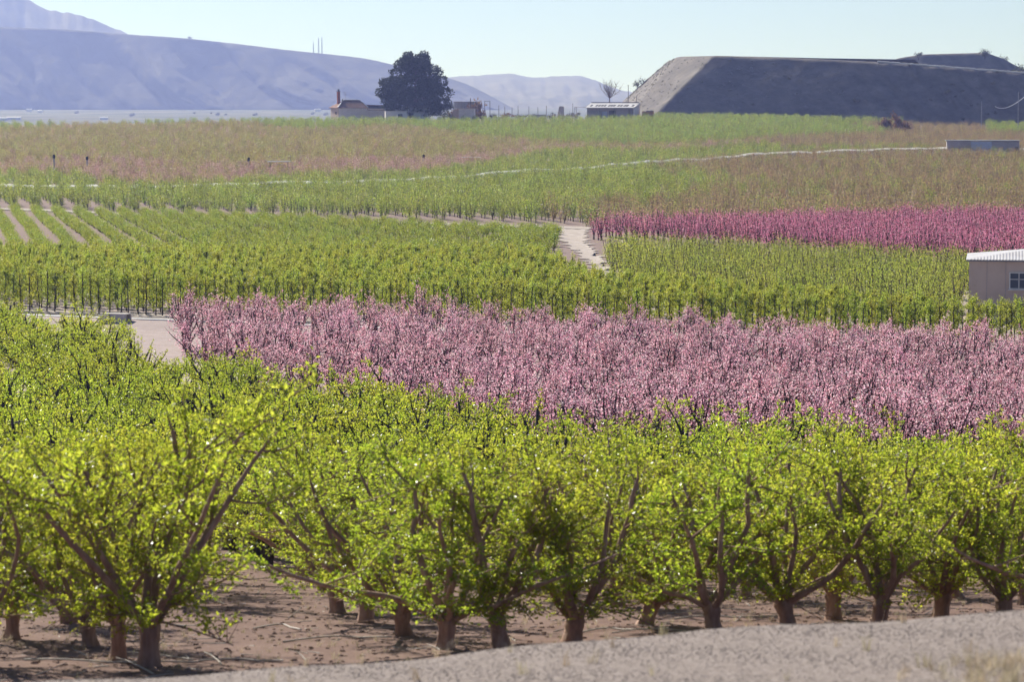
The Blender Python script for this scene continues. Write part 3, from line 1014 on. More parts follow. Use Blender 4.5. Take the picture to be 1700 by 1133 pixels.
def block(stem, Q, kinds, rng, label, label_mass, cat, group, smin, smax, most=300, zs=None):
    Q = Q[np.argsort(Q[:, 1])]
    for i, (x, y) in enumerate(Q[:most]):
        s = rng.uniform(smin, smax)
        me = kinds[int(rng.integers(0, len(kinds)))]
        place_tree(stem, [("tree", me)], x, y, rng.uniform(0, 6.28), (s * rng.uniform(0.9, 1.1), s), label, cat, group)
    scatter(stem + "s", Q[most:], kinds, rng, label_mass, cat + "s", smin, smax)
    print(stem, len(Q))


# right-hand green block
kD = [small_tree("orchard_tree", 400 + k, H=2.7, W=1.7, stems=7, n=560, mats=("bark_dark", "leaf_block"), size=(0.065, 0.12), low=0.12, trunk=0.5, stem_r=0.05) for k in range(5)]
block("green_orchard_tree", rows_in(D_POLY, 3.0, 1.5, ROWANG, 0.2, rng), kD, rng,
      "small green orchard tree in the block below the crimson blossom, left of the beige house",
      "farther green trees of the block below the crimson blossom", "orchard tree", "green trees below the crimson field", 0.9, 1.1)
# crimson blossom
kE = [small_tree("crimson_tree", 420 + k, H=3.0, W=1.4, stems=7, n=270, mats=("bark_dark", "petal_crimson"), size=(0.08, 0.14), low=0.12, trunk=0.45, stem_r=0.055, lw=0.8) for k in range(5)]
block("crimson_blossom_tree", rows_in(E_POLY, 3.2, 1.7, ROWANG, 0.2, rng), kE, rng,
      "upright tree in deep crimson-pink blossom in the strip above the beige house",
      "farther rows of the deep crimson-pink blossom strip", "blossom tree", "crimson blossom strip", 0.88, 1.08)
# low rows on the left
kF = [small_tree("low_row_tree", 440 + k, H=1.36, W=1.2, stems=7, n=380, mats=("bark_dark", "leaf_row"), size=(0.08, 0.14), low=0.3, trunk=0.4, upright=0.4, stem_r=0.045) for k in range(5)]
Q = rows_in(F_POLY, 2.8, 1.25, -0.2, 0.10, rng)
thin = rng.random(len(Q)) > np.clip((Q[:, 0] + 40) / 70, 0, 0.35)
block("low_row_tree", Q[thin], kF, rng,
      "low bushy green tree in the long open rows left of the pale path",
      "farther low bushy trees of the open rows", "fruit tree", "low trees in open rows", 0.85, 1.1)
# upland green and budding brown
kG = [small_tree("upland_tree", 460 + k, H=2.75, W=1.5, stems=7, n=260, mats=("bark_dark", "leaf_upland"), size=(0.12, 0.2), low=0.12, stem_r=0.03) for k in range(5)]
kH = [small_tree("budding_tree", 480 + k, H=2.7, W=1.4, stems=9, n=170, mats=("bark_pale", "leaf_bronze"), size=(0.09, 0.17), low=0.12, stem_r=0.028) for k in range(5)]
Q = rows_in(G_POLY, 3.3, 2.0, ROWANG, 0.3, rng)
pxq = Q[:, 0] / Q[:, 1] * F + 850
mixv = sstep(930, 1180, pxq + 110 * np.sin(Q[:, 1] * 0.021 + Q[:, 0] * 0.03) - 0.3 * (Q[:, 1] - 400))
isb = rng.random(len(Q)) < mixv * 0.92
block("upland_green_tree", Q[~isb], kG, rng,
      "upright dark green young tree in the upland block just above the thin pale track",
      "dense upland block of upright dark green young trees", "fruit tree", "dark green upland block", 0.85, 1.1)
block("budding_tree", Q[isb], kH, rng,
      "thin brownish budding tree in the upland block behind the crimson strip",
      "hazy brown-green mass of budding trees behind the crimson strip", "fruit tree", "brown budding block", 0.85, 1.12)
# crest fields above the white wall
Q = rows_in(I_POLY, 3.6, 2.3, ROWANG, 0.4, rng)
pxq = Q[:, 0] / Q[:, 1] * F + 850
wq = np.interp(pxq, [a for a, d in WALL_UP], [d for a, d in WALL_UP])
t = (Q[:, 1] - wq) / np.maximum(880 - wq, 1)          # 0 at the wall, 1 at the crest
wav = 0.05 * np.sin(Q[:, 0] * 0.05 + 1) + 0.04 * np.sin(Q[:, 0] * 0.13)
r1 = rng.random(len(Q))
right = pxq > 1270 + 40 * np.sin(Q[:, 1] * 0.05) + 185 * sstep(0.35, 0.7, t) + rng.normal(size=len(Q)) * 14
green_top = (t > 0.86 + wav + 0.1 * (1 - sstep(300, 700, pxq)) - 0.50 * sstep(640, 980, pxq))
green_low = t < 0.10 + wav + 0.16 * sstep(600, 1000, pxq)
pinkish = (t < 0.30 + wav) & ~green_low & ~green_top
kind = np.where(right, 4, np.where(green_top, 0, np.where(green_low, 3, np.where(pinkish & (r1 < 0.8), 2, 1))))
kind = np.where((kind == 1) & (r1 < 0.10), 2, kind)
kind = np.where((kind == 2) & (r1 > 0.62) & (pxq < 640), 1, kind)
kind = np.where(right & (t < 0.14) & (pxq < 1550) & (r1 < 0.8), 3, kind)
kind = np.where(right & (pxq > 1635) & (Q[:, 1] > 820), 0, kind)
gone = ((kind == 4) & (Q[:, 1] > 880)) | ((pxq > 1330) & (pxq < 1470) & (Q[:, 1] > 850) & (rng.random(len(Q)) < 0.35))
Q, kind, pxq = Q[~gone], kind[~gone], pxq[~gone]
kJ = [small_tree("crest_tree", 500 + k, H=3.1, W=1.3, stems=7, n=230, mats=("bark_pale", "leaf_crest"), size=(0.13, 0.22), low=0.1, stem_r=0.03) for k in range(5)]
kI = [small_tree("tawny_tree", 520 + k, H=2.7, W=1.6, stems=7, n=230, mats=("bark_pale", "leaf_tan"), size=(0.13, 0.22), low=0.1, stem_r=0.035) for k in range(5)]
kP = [small_tree("faded_tree", 540 + k, H=2.7, W=1.6, stems=7, n=230, mats=("bark_pale", "petal_faded"), size=(0.13, 0.21), low=0.1, stem_r=0.035) for k in range(5)]
block("crest_green_tree", Q[kind == 0], kJ, rng, "tall whippy light green tree on the crest below the white barn and the mound",
      "light green whippy trees along the crest", "fruit tree", "light green crest field", 0.85, 1.15)
block("tawny_tree", Q[kind == 1], kI, rng, "tawny yellow-green tree in the field below the tiled house",
      "tawny yellow-green trees filling the field below the tiled house", "fruit tree", "tawny field", 0.85, 1.12)
block("faded_blossom_tree", Q[kind == 2], kP, rng, "tree with faded mauve blossom in the band above the thin white wall",
      "band of trees in faded mauve blossom", "blossom tree", "faded blossom band", 0.85, 1.1)
block("wallside_green_tree", Q[kind == 3], kG, rng, "dark green tree in the narrow strip just above the thin white wall",
      "narrow strip of dark green trees beside the thin white wall", "fruit tree", "green strip beside the white wall", 0.85, 1.1)
block("rusty_tree", Q[kind == 4], kH, rng, "rust-brown budding tree in the corner field in front of the grooved mound",
      "rust-brown budding trees in front of the grooved mound", "fruit tree", "rust-brown corner field", 0.9, 1.15)


# ------------------------------------------------------------------ terrace wall with pale coping, upper white wall, concrete box
def wall_strip(q, line, y_off, z_lo, z_hi, thick, rng=None, jit=0.0, zfun=None, step=1.2):
    pts = np.array(line, float)
    seg = np.linalg.norm(np.diff(pts, axis=0), axis=1)
    s = np.concatenate([[0], np.cumsum(seg)])
    t = np.arange(0, s[-1], step)
    X = np.interp(t, s, pts[:, 0]); Y = np.interp(t, s, pts[:, 1]) + y_off
    g = zfun(X, Y)
    n = len(t)
    j = rng.normal(size=n) * jit if rng is not None else np.zeros(n)
    jz = rng.normal(size=n) * jit * 0.4 if rng is not None else np.zeros(n)
    V = np.stack([np.stack([X, Y + j, g + z_lo], 1), np.stack([X, Y + j * .6, g + z_hi + jz], 1),
                  np.stack([X, Y + thick, g + z_hi + jz], 1), np.stack([X, Y + thick, g + z_lo], 1)], 1).reshape(-1, 3)
    fs = []
    for i in range(n - 1):
        a, b = i * 4, i * 4 + 4
        for k in range(4):
            k2 = (k + 1) % 4
            fs.append((a + k, b + k, b + k2, a + k2))
    fs.append((0, 1, 2, 3)); e = (n - 1) * 4; fs.append((e + 3, e + 2, e + 1, e))
    q.add(V, fs)


wline = [(x, float(wall_y(x))) for x in np.arange(-58, 58, 2.0)]
topz = lambda X, Y: -np.interp(Y + 6, UP[0], UP[1])
tw = empty("terrace_wall", (0, 0, 0))
tag(tw, "long pale concrete kerb along the bank behind the pink trees", "wall")
rw = np.random.default_rng(5)
q = MB(); wall_strip(q, wline, 0.0, -0.3, 0.10, 0.75, rw, 0.02, topz, 3.0)
q.build("coping", "concrete_white", tw)
uw = MB()
uline = [plan(a, d) for a, d in WALL_UP]
pts = np.array(uline); sg = np.concatenate([[0], np.cumsum(np.linalg.norm(np.diff(pts, axis=0), axis=1))])
tt = np.arange(0, sg[-1], 3.0)
X_ = np.interp(tt, sg, pts[:, 0]); Y_ = np.interp(tt, sg, pts[:, 1])
for _ in range(14):
    X_[1:-1] = (X_[:-2] + X_[1:-1] * 2 + X_[2:]) / 4; Y_[1:-1] = (Y_[:-2] + Y_[1:-1] * 2 + Y_[2:]) / 4
g_ = gz(X_, Y_); n_ = len(tt)
jz = rw.normal(size=n_) * 0.04 - 0.34 * (1 - sstep(-55, 25, X_)) + 0.14 * np.sin(tt * 0.11) + 0.1 * np.sin(tt * 0.37 + 1)
sec = [(-0.7, -0.4), (-0.7, 1.5), (0.9, 1.78), (1.8, 1.8), (1.8, -0.4)]
V = np.stack([np.stack([X_, Y_ + a, g_ + b_ + jz * (b_ > 0)], 1) for a, b_ in sec], 1).reshape(-1, 3)
ns_ = len(sec)
uw.add(V, [(i * ns_ + k, (i + 1) * ns_ + k, (i + 1) * ns_ + k + 1, i * ns_ + k + 1) for i in range(n_ - 1) for k in range(ns_ - 1)])
tag(uw.build("field_wall", "concrete_white"), "thin white wall curving across the upper orchards, showing between treetops", "wall")

bx_, by_ = plan(186, 186)
bz = float(topz(bx_, by_)) - 0.25
cb = empty("valve_box", (bx_, by_, bz - 0.1), -0.3)
cb.scale = (0.85, 0.85, 0.85)
tag(cb, "grey concrete irrigation box of upright slabs on the terrace at left", "concrete box")
boxpart("side_slab", "concrete", cb, (-0.72, 0.0, 0.35), (0.62, 0.9, 1.1))
boxpart("front_slab", "concrete", cb, (0.33, -0.05, 0.4), (1.32, 0.16, 1.2))
boxpart("back_slab", "concrete", cb, (0.33, 0.85, 0.35), (1.3, 0.16, 1.1))
boxpart("lid", "concrete", cb, (-0.05, 0.4, 0.96), (2.1, 1.0, 0.06))


# ------------------------------------------------------------------ hills and mountains
def fnoise(x, y, rng_seed, octs=5):
    r = np.random.default_rng(rng_seed)
    v = np.zeros_like(x)
    a = 1.0
    f = 1.0
    for _ in range(octs):
        p = r.uniform(0, 6.28, 4)
        th = r.uniform(0, 3.14)
        u = x * math.cos(th) + y * math.sin(th)
        w = -x * math.sin(th) + y * math.cos(th)
        v += a * (np.sin(u * f + p[0] + 1.3 * np.sin(w * f * 0.7 + p[1])) * np.cos(w * f * 0.9 + p[2]))
        a *= 0.55
        f *= 1.93
    return v


def range_mesh(name, top, d_top, d_base, z_base, mat, label, spurs=0.0, spur_px=105.0, slant=1.3, rough=2.0, nu=420, nv=46, seed=1, back=1.5):
    """a ridge whose crest follows the skyline points (column, row), with spurs running down towards the viewer"""
    tp = np.array(top, float)
    px = np.linspace(tp[0, 0], tp[-1, 0], nu)
    py = np.interp(px, tp[:, 0], tp[:, 1])
    k = np.ones(7) / 7
    py[3:-3] = np.convolve(py, k, 'valid')
    v = np.concatenate([np.linspace(0, 1, nv), np.linspace(1.05, 2.0, 14)])
    PX, VV = np.meshgrid(px, v)
    ztop = np.array([at(a, b, d_top)[2] for a, b in zip(px, py)])
    ZT = np.broadcast_to(ztop, PX.shape)
    prof = np.where(VV <= 1, VV * (0.75 + 0.25 * VV), 1 - (VV - 1) ** 1.3 * 0.9)
    Z = z_base + (ZT - z_base) * prof
    rise = np.maximum(ZT - z_base, 1)
    Y = np.where(VV <= 1, d_base + (d_top - d_base) * VV, d_top + (VV - 1) * (d_top - d_base) * back)
    nz = fnoise(PX / 60.0, VV * 2.2, seed)
    s = PX / spur_px + slant * VV + 0.2 * fnoise(PX / 150.0, VV * 1.1, seed + 3, 3)
    fr = s - np.floor(s)
    amp = 0.55 + 0.45 * np.sin(np.floor(s) * 2.4 + 1)
    rid = np.where(fr < 0.3, fr / 0.3, (1 - fr) / 0.7) + 0.22 * np.abs(np.sin(s * 8.3 + 1.2 * nz)) + 0.08 * np.abs(np.sin(s * 21 + 2 * nz))
    env = np.clip(np.sin(np.pi * np.clip(VV, 0, 1) ** 0.8), 0, 1) ** 0.8
    Y = Y - spurs * rid * amp * env - spurs * 0.2 * nz * env
    Z = Z + rough * fnoise(PX / 14.0, VV * 9, seed + 9, 4) * env * 0.6 + rough * 0.18 * fnoise(PX / 6.0, VV * 0, seed + 7, 4)
    X = (PX - 850) / F * Y
    n, mcol = len(v), nu
    i2 = (np.arange(n - 1)[:, None] * mcol + np.arange(mcol - 1)[None, :]).ravel()
    q = MB()
    q.add(np.stack([X.ravel(), Y.ravel(), Z.ravel()], 1), np.stack([i2, i2 + 1, i2 + mcol + 1, i2 + mcol], 1), 0, True)
    return tag(q.build(name, mat), label, name.split("_")[-1], kind="structure")


RIDGE = [(-900, 70), (-500, 48), (-200, 38), (0, 44), (120, 49), (220, 57), (310, 63), (400, 73), (480, 83), (560, 91), (610, 97), (640, 104), (690, 116), (740, 128), (770, 137), (800, 151), (830, 168), (860, 184), (900, 196)]
range_mesh("ridge_hill", RIDGE, 5200, 4985, -37, "ridge_earth", "long hazy lavender ridge with slanting spurs behind the plain", spurs=48, rough=0.9, seed=4)
range_mesh("far_mountain", [(-900, -120), (-300, -90), (-100, -60), (0, -32), (52, 0), (85, 17), (130, 23), (165, 34), (185, 43), (215, 55), (260, 75), (330, 110), (420, 160)], 6900, 6300, -37, "mountain_earth", "higher hazy mountain rising behind the ridge at the far left", spurs=90, rough=9, seed=8, nu=300)
range_mesh("distant_mountain", [(560, 175), (640, 150), (740, 129), (770, 126), (800, 126), (825, 122), (850, 122), (868, 126), (886, 130), (905, 128), (930, 126), (962, 125), (978, 129), (1000, 139), (1030, 150), (1080, 158), (1180, 150), (1300, 160), (1500, 172), (1800, 165), (2300, 178)], 7500, 5300, -37, "mountain_earth", "faint blue mountain between the big pine and the mound", spurs=80, rough=7, seed=15, nu=380)


# ------------------------------------------------------------------ the big earth mounds on the right
def mound_mesh(name, bottom, top, depth, mat, label, seed=3, gully_from=None, cell=0.9, zdown=14.0):
    """flat-topped earth bank: bottom and top edges as (column, row, metres away)"""
    B = np.array([at(*p) for p in bottom]); T = np.array([at(*p) for p in top])
    seg = np.linalg.norm(np.diff(T, axis=0), axis=1)
    s = np.concatenate([[0], np.cumsum(seg)])
    n = int(s[-1] / cell) + 2
    t = np.linspace(0, s[-1], n)
    it = lambda A_: np.stack([np.interp(t, s, A_[:, k]) for k in range(3)], 1)
    Bs, Ts = it(B), it(T)
    nv = 30
    v = np.concatenate([[-0.25], np.linspace(0, 1, nv)])
    rows = []
    N1 = fnoise(t / 9.0, t * 0, seed, 4)
    outw = Bs - Ts
    outw[:, 2] = 0
    outw /= np.linalg.norm(outw, axis=1)[:, None]
    for vv in v:
        P = Bs + (Ts - Bs) * vv
        e = max(0.0, math.sin(math.pi * min(max(vv, 0), 1)))
        nz = fnoise(t / 7.0, np.full(n, vv * 4.0), seed + 1, 3) * 0.35 + 0.3 * np.abs(np.sin(t * 0.21 + vv * 2.5 + N1)) * (1 - vv * 0.5)
        g = np.zeros(n)
        if gully_from is not None:
            px_ = P[:, 0] / P[:, 1] * F + 850
            w = sstep(gully_from, gully_from + 130, px_ + 60 * (1 - vv))
            ph = t * 0.42 + vv * 8.5 + 0.5 * N1
            g = w * (1.3 * np.abs(np.sin(ph)) ** 1.5 + 0.7 * np.abs(np.sin(ph * 2.3 + 1)) - 0.9)
        P = P + outw * ((nz * 0.8 + g) * (0.35 + 0.65 * e) * (0 if vv >= 1 else 1))[:, None]
        if vv >= 1:
            P[:, 2] += 0.16 * fnoise(t / 3.0, t * 0, seed + 5, 6)
        rows.append(P)
    for k, (dy, dz) in enumerate([(2.5, 0.25), (depth * 0.5, 0.0), (depth, 0.0), (depth * 1.25, -zdown), (depth * 1.5, -zdown * 2)]):
        P = Ts - outw * dy
        P[:, 2] += dz
        rows.append(P)
    V = np.concatenate(rows)
    m_ = len(rows)
    i2 = (np.arange(m_ - 1)[:, None] * n + np.arange(n - 1)[None, :]).ravel()
    q = MB()
    q.add(V, np.stack([i2, i2 + 1, i2 + n + 1, i2 + n], 1), 0, True)
    o = tag(q.build(name, mat), label, "mound", kind="structure")
    return o, Bs, Ts


mound, mB, mT = mound_mesh("earth_mound",
    [(1052, 152, 1180), (1034, 172, 1060), (1046, 190, 966), (1080, 198, 946), (1250, 204, 944), (1460, 212, 940), (1700, 222, 938), (2000, 230, 935), (2400, 240, 945)],
    [(1110, 101, 1190), (1112, 101, 1090), (1124, 95, 1000), (1183, 93.5, 973), (1300, 97, 971), (1462, 104, 967), (1700, 122, 962), (2000, 138, 958), (2400, 150, 968)],
    130.0, "mound_earth", "big flat-topped grey earth mound on the right, lower half grooved by runoff", gully_from=1400)
mound2, _, _ = mound_mesh("earth_mound",
    [(1402, 186, 1262), (1440, 186, 1262), (1530, 186, 1262), (1650, 186, 1262), (1700, 186, 1262), (1780, 186, 1262)],
    [(1460, 106, 1294), (1490, 97, 1294), (1530, 91, 1294), (1638, 88, 1294), (1665, 97, 1294), (1716, 124, 1294)],
    60.0, "mound_earth", "smaller dark mound showing above the big mound's sunlit edge", seed=31, zdown=8)
# added pale strip that paints the sunlight along the mound's top edge
px_ = mT[:, 0] / mT[:, 1] * F + 850
sel = (px_ > 1452) & (px_ < 2300)
q = MB()
rim = mT[sel] + np.array([0, 0.9, 0.18])
q.tube(rim + np.random.default_rng(2).normal(size=rim.shape) * 0.07, np.full(len(rim), 0.42), 6)
tag(q.build("sunlit_edge_strip", "sunlit_edge"), "pale strip added for the sunlit top edge of the big mound", "rim")


# ------------------------------------------------------------------ shrubs and solitary trees
def shrub_mesh(seed, n, size, flat=0.7, mat="leaf_scrub", leaf=0.22):
    r = np.random.default_rng(seed)
    q = MB()
    for i in range(5):
        az = r.uniform(0, 6.28)
        q.tube([(0, 0, -0.3), (0.3 * math.cos(az), 0.3 * math.sin(az), 0.45 * flat), (0.75 * math.cos(az), 0.75 * math.sin(az), 0.95 * flat)], [0.06, 0.04, 0.015], 4, cap=False)
    c = r.normal(size=(9, 3)) * np.array([0.42, 0.42, 0.25 * flat]) + np.array([0, 0, 0.55 * flat])
    k = r.integers(0, 9, n)
    P = c[k] + r.normal(size=(n, 3)) * np.array([0.22, 0.22, 0.2 * flat])
    P[:, 2] = np.abs(P[:, 2])
    q.leaves(P, r.normal(size=(n, 3)) + np.array([0, 0, 0.6]), leaf * r.uniform(0.6, 1.2, n), leaf * 0.5, r, mat=1)
    return q.mesh("shrub", ["bark_dark", mat])


sh = [shrub_mesh(600 + k, 260, 1.0) for k in range(4)]
rs = np.random.default_rng(77)


N = 900
kk = rs.integers(40, len(mB) - 1, N); vv_ = rs.uniform(0.02, 0.98, N)[:, None]
msc = mB[kk] + (mT[kk] - mB[kk]) * vv_
mq = MB()
for p_ in msc:
    n_ = 7
    mq.leaves(p_ + rs.normal(size=(n_, 3)) * np.array([0.25, 0.2, 0.15]), rs.normal(size=(n_, 3)) + np.array([0, -0.3, 0.6]), rs.uniform(0.15, 0.5, n_), 0.22, rs)
tag(mq.build("mound_scrub", "leaf_scrub"), "thin dry scrub speckling the face of the big mound", "scrub", kind="stuff")


def on_mound(px, py):
    """the point where a line of sight meets the mound's front face"""
    v = np.linspace(0.02, 1.0, 40)[None, :, None]
    p = (mB[:, None, :] + (mT - mB)[:, None, :] * v).reshape(-1, 3)
    u = p / p[:, 1:2]
    a = u[:, 0] * F / (CP - u[:, 2] * SP) + 850
    b_ = 566.5 - F * ((u[:, 2] * CP + SP) / (CP - u[:, 2] * SP))
    return p[np.argmin((a - px) ** 2 + (b_ - py) ** 2)]


for k, (px, py, s) in enumerate([(1213, 104, .9), (1140, 148, .8), (1212, 150, .8), (1284, 109, .7), (1312, 134, 1.0), (1303, 128, .7), (1321, 158, .9), (1358, 168, .7), (1394, 159, .7), (1373, 151, .6),
                                 (1422, 170, 1.0), (1420, 168, .8), (1166, 140, .8), (1512, 110, 1.1), (1544, 167, 1.2), (1570, 156, 1.5), (1578, 154, 1.2), (1583, 162, 1.2), (1581, 142, .9), (1598, 153, .9),
                                 (1648, 141, 1.2), (1625, 174, 1.1), (1618, 134, .8), (1640, 190, 1.0), (1653, 189, .9), (1546, 148, .8), (1655, 120, 1.0), (1380, 190, .8), (1470, 182, .9), (1600, 200, 1.0), (1130, 170, .9), (1250, 175, .8)]):
    p = on_mound(px, py)
    o = bpy.data.objects.new("mound_shrub", sh[k % 4]); COL.objects.link(o)
    o.location = p; o.scale = (s * .85,) * 3; o.rotation_euler = (0, 0, rs.uniform(0, 6))
    where = "grooved right half" if px > 1430 else "smooth left half"
    tag(o, "small dark shrub dotted on the %s of the big mound's face" % where, "shrub", "shrubs dotted on the mound, " + where)
for px, py, d, s, lab in ((1525, 92, 1288, 2.2, "small dark bush on the left of the far mound's top"), (1635, 88, 1285, 3.0, "dark bush crowning the far mound's top right"),
                          (1665, 99, 1305, 2.6, "dark bush on the sloping right shoulder of the far mound"),
                          (1696, 118, 1120, 4.2, "dark bush cut by the right edge above the pale rim"),
                          (1068, 137, 1085, 2.6, "small dark tree on the mound's left slope against the sky"), (1058, 141, 1090, 1.7, "bush just left of the small dark tree on the mound slope")):
    p = at(px, py, d)
    o = bpy.data.objects.new("mound_bush", sh[int(rs.integers(0, 4))]); COL.objects.link(o)
    o.location = (p[0], p[1], p[2] - 0.55 * s); o.scale = (s * .8, s * .8, s * 1.4)
    tag(o, lab, "bush")


def pine(px, d):
    """broad dark pine with a lobed crown"""
    r = np.random.default_rng(90)
    x, y = plan(px, d)
    z = float(gz(x, y))
    t = empty("pine_tree", (x, y, z))
    tag(t, "big dark rounded pine standing behind the farmhouse", "pine tree")
    H, W = 22.6, 11.6
    q = MB()
    q.tube([(0, 0, -0.4), (0.1, 0, 2), (0.3, 0.1, 6), (0, 0.3, 11), (0.2, 0, 17)], [0.75, 0.55, 0.45, 0.33, 0.12], 9)
    lobes = []
    for i in range(46):
        u = r.uniform(0, 1) ** 0.85
        zz = 3.2 + u * 17.2
        rad = W * (0.62 + 0.38 * math.sin(math.pi * min(1, (zz - 1) / 15.5))) * (1 if zz < 13 else max(0.22, 1 - ((zz - 13) / 9.6) ** 1.7))
        az = r.uniform(0, 6.28)
        rr = rad * r.uniform(0.45, 0.92)
        c = np.array([rr * math.cos(az), rr * math.sin(az) * 0.9, zz])
        lobes.append((c, r.uniform(1.6, 2.9)))
        m_ = np.array([c[0] * 0.45, c[1] * 0.45, zz - 1.4])
        q.tube([(0.1, 0.1, max(2, zz - 2.6)), m_, c], [0.16, 0.1, 0.04], 5, cap=False)
    for c_, s_ in (((-7.8, -2, 5.5), 2.7), ((-8.6, 0, 8.5), 2.6), ((-10.2, 0, 9.5), 2.0), ((-9.0, 1, 12.5), 1.8), ((8.9, 0, 6.0), 2.4), ((9.6, 0, 9.6), 2.2), ((10.0, 0, 5.2), 1.6), ((8.0, 0, 13), 2.4), ((6.5, 0, 16), 2.2),
                   ((-1.8, 0, 20.4), 1.9), ((2.6, 0, 20.9), 1.7), ((-6, 0, 15.4), 2.2), ((0, -3, 8), 4.2), ((-3, -3, 12), 3.6), ((4, -3, 11), 3.8), ((0, -2, 16), 3.0), ((4, -4, 5), 3.4), ((-2, -4, 4.6), 3.2), ((6.5, -2, 4.2), 2.4)):
        lobes.append((np.array(c_, float), s_))
        q.tube([(0.1, 0.1, max(2, c_[2] - 3)), np.array(c_) * np.array([.5, .5, .85]), c_], [0.16, 0.1, 0.04], 5, cap=False)
    q.build("trunk", "bark_dark", t)
    cr = MB()
    for c, s in lobes:
        n = int(470 * (s / 2.2) ** 2)
        D = r.normal(size=(n, 3)); D /= np.linalg.norm(D, axis=1)[:, None]
        rad = s * r.uniform(0.3, 1.08, n) ** 0.6
        P = c + D * rad[:, None] * np.array([1, 1, 0.78])
        # clumps within the lobe
        P += 0.22 * np.sin(P * 2.7 + c.sum())
        L = r.uniform(0.4, 0.85, n)
        cr.leaves(P, D * 0.7 + r.normal(size=(n, 3)) * 0.5 + np.array([0, 0, 0.5]), L, L * 0.5, r)
    cr.build("crown", "needle", t)


pine(689, 893)


def bare_tree(px, py_base, d, H, W, seed, label, leafy=0):
    r = np.random.default_rng(seed)
    p = at(px, py_base, d)
    t = empty("bare_tree", tuple(p))
    tag(t, label, "tree")
    q = MB()
    q.tube([(0, 0, -0.5), (0, 0, H * 0.15), (0.05, 0, H * 0.25)], [0.22, 0.17, 0.14], 6)
    tips = []
    for i in range(13):
        az = r.uniform(0, 6.28); inc = r.uniform(0.15, 1.1)
        pl = limb(r, (0, 0, H * 0.2), (math.sin(inc) * math.cos(az), math.sin(inc) * math.sin(az), math.cos(inc)), H * 0.78 * r.uniform(0.75, 1.0), 6, 0.1, 0.06)
        q.tube(pl, np.linspace(0.09, 0.03, 6), 4, cap=False)
        for j in range(9):
            k = r.integers(1, 6)
            p2 = limb(r, pl[k], unit(r.normal(size=3) * 0.6 + unit(pl[k]) + np.array([0, 0, .5])), H * r.uniform(0.15, 0.32), 4, 0.12, 0.05)
            q.tube(p2, np.linspace(0.045, 0.02, 4), 3, cap=False)
            tips.append(p2)
    q.build("trunk", "bark_pale", t)
    cr = MB()
    P = np.vstack([p2[1:] for p2 in tips])
    P = np.repeat(P, 2, 0) + r.normal(size=(len(P) * 2, 3)) * 0.15
    cr.leaves(P, r.normal(size=P.shape) + np.array([0, 0, 1]), np.full(len(P), 0.5), np.full(len(P), 0.05), r)
    cr.build("crown", "leaf_scrub", t)


bare_tree(1012, 170, 985, 7.2, 7, 61, "pale leafless round-headed tree behind the white-roofed barn")

# shrubs, scrub and dry bushes along the crest
db = [shrub_mesh(640 + k, 420, 1.0, 0.75, "leaf_dry", 0.3) for k in range(3)]
for px, d, sx, sz, me, lab in (
    (738, 905, 3.4, 2.4, sh[0], "low dark scrub at the foot of the pine's right side"), (752, 908, 3.0, 2.8, db[1], "brownish scrub left of the small white shed"),
    (780, 918, 4.2, 5.4, db[0], "orange-brown dry bush rising behind the small white shed"), (800, 912, 3.6, 2.4, db[2], "low brown bush right of the small white shed"),
    (818, 915, 3.2, 1.9, sh[2], "low grey-brown scrub under the goal-like posts"), (838, 915, 3.4, 1.6, db[1], "low brown scrub along the post fence"),
    (866, 915, 3.4, 1.5, sh[3], "flat dark scrub mid-way along the post fence"), (884, 912, 2.2, 2.0, sh[1], "dark bush left of the bluish low wall"),
    (914, 912, 2.4, 1.9, sh[0], "dark bush between the bluish wall and the concrete block"), (944, 912, 2.0, 2.3, sh[2], "dark bush right of the concrete block"),
    (1093, 960, 3.0, 1.6, sh[3], "dark scrub at the left foot of the big mound"),
    (1476, 822, 3.6, 3.6, db[2], "left one of the brown dry bushes below the mound"), (1490, 826, 3.0, 4.4, db[1], "middle and tallest brown dry bush below the mound"), (1505, 822, 3.2, 3.0, db[0], "right one of the brown dry bushes below the mound")):
    x, y = plan(px, d)
    o = bpy.data.objects.new("crest_bush", me); COL.objects.link(o)
    o.location = (x, y, float(gz(x, y)) - 0.1 + (0.9 if d < 850 else 1.2)); o.scale = (sx * .62, sx * .62, sz)
    o.rotation_euler = (0, 0, rs.uniform(0, 6))
    tag(o, lab, "bush")


# ------------------------------------------------------------------ buildings
def prism(q, pts, y0, y1, mat=0):
    """extrude an outline in x, z along y"""
    n = len(pts)
    V = [(x, y0, z) for x, z in pts] + [(x, y1, z) for x, z in pts]
    q.add(V, [(i, (i + 1) % n, n + (i + 1) % n, n + i) for i in range(n)], mat)
    if n == 4:
        q.add([V[i] for i in range(4)], [(3, 2, 1, 0)], mat)
        q.add([V[i + 4] for i in range(4)], [(0, 1, 2, 3)], mat)
    elif n == 3:
        q.add([V[i] for i in range(3)], [(2, 1, 0, 0)], mat)
        q.add([V[i + 3] for i in range(3)], [(0, 1, 2, 2)], mat)
    elif n == 5:
        for b_ in (0, 5):
            W_ = [V[b_ + i] for i in range(5)]
            q.add(W_, [(0, 1, 2, 3), (0, 3, 4, 4)], mat)


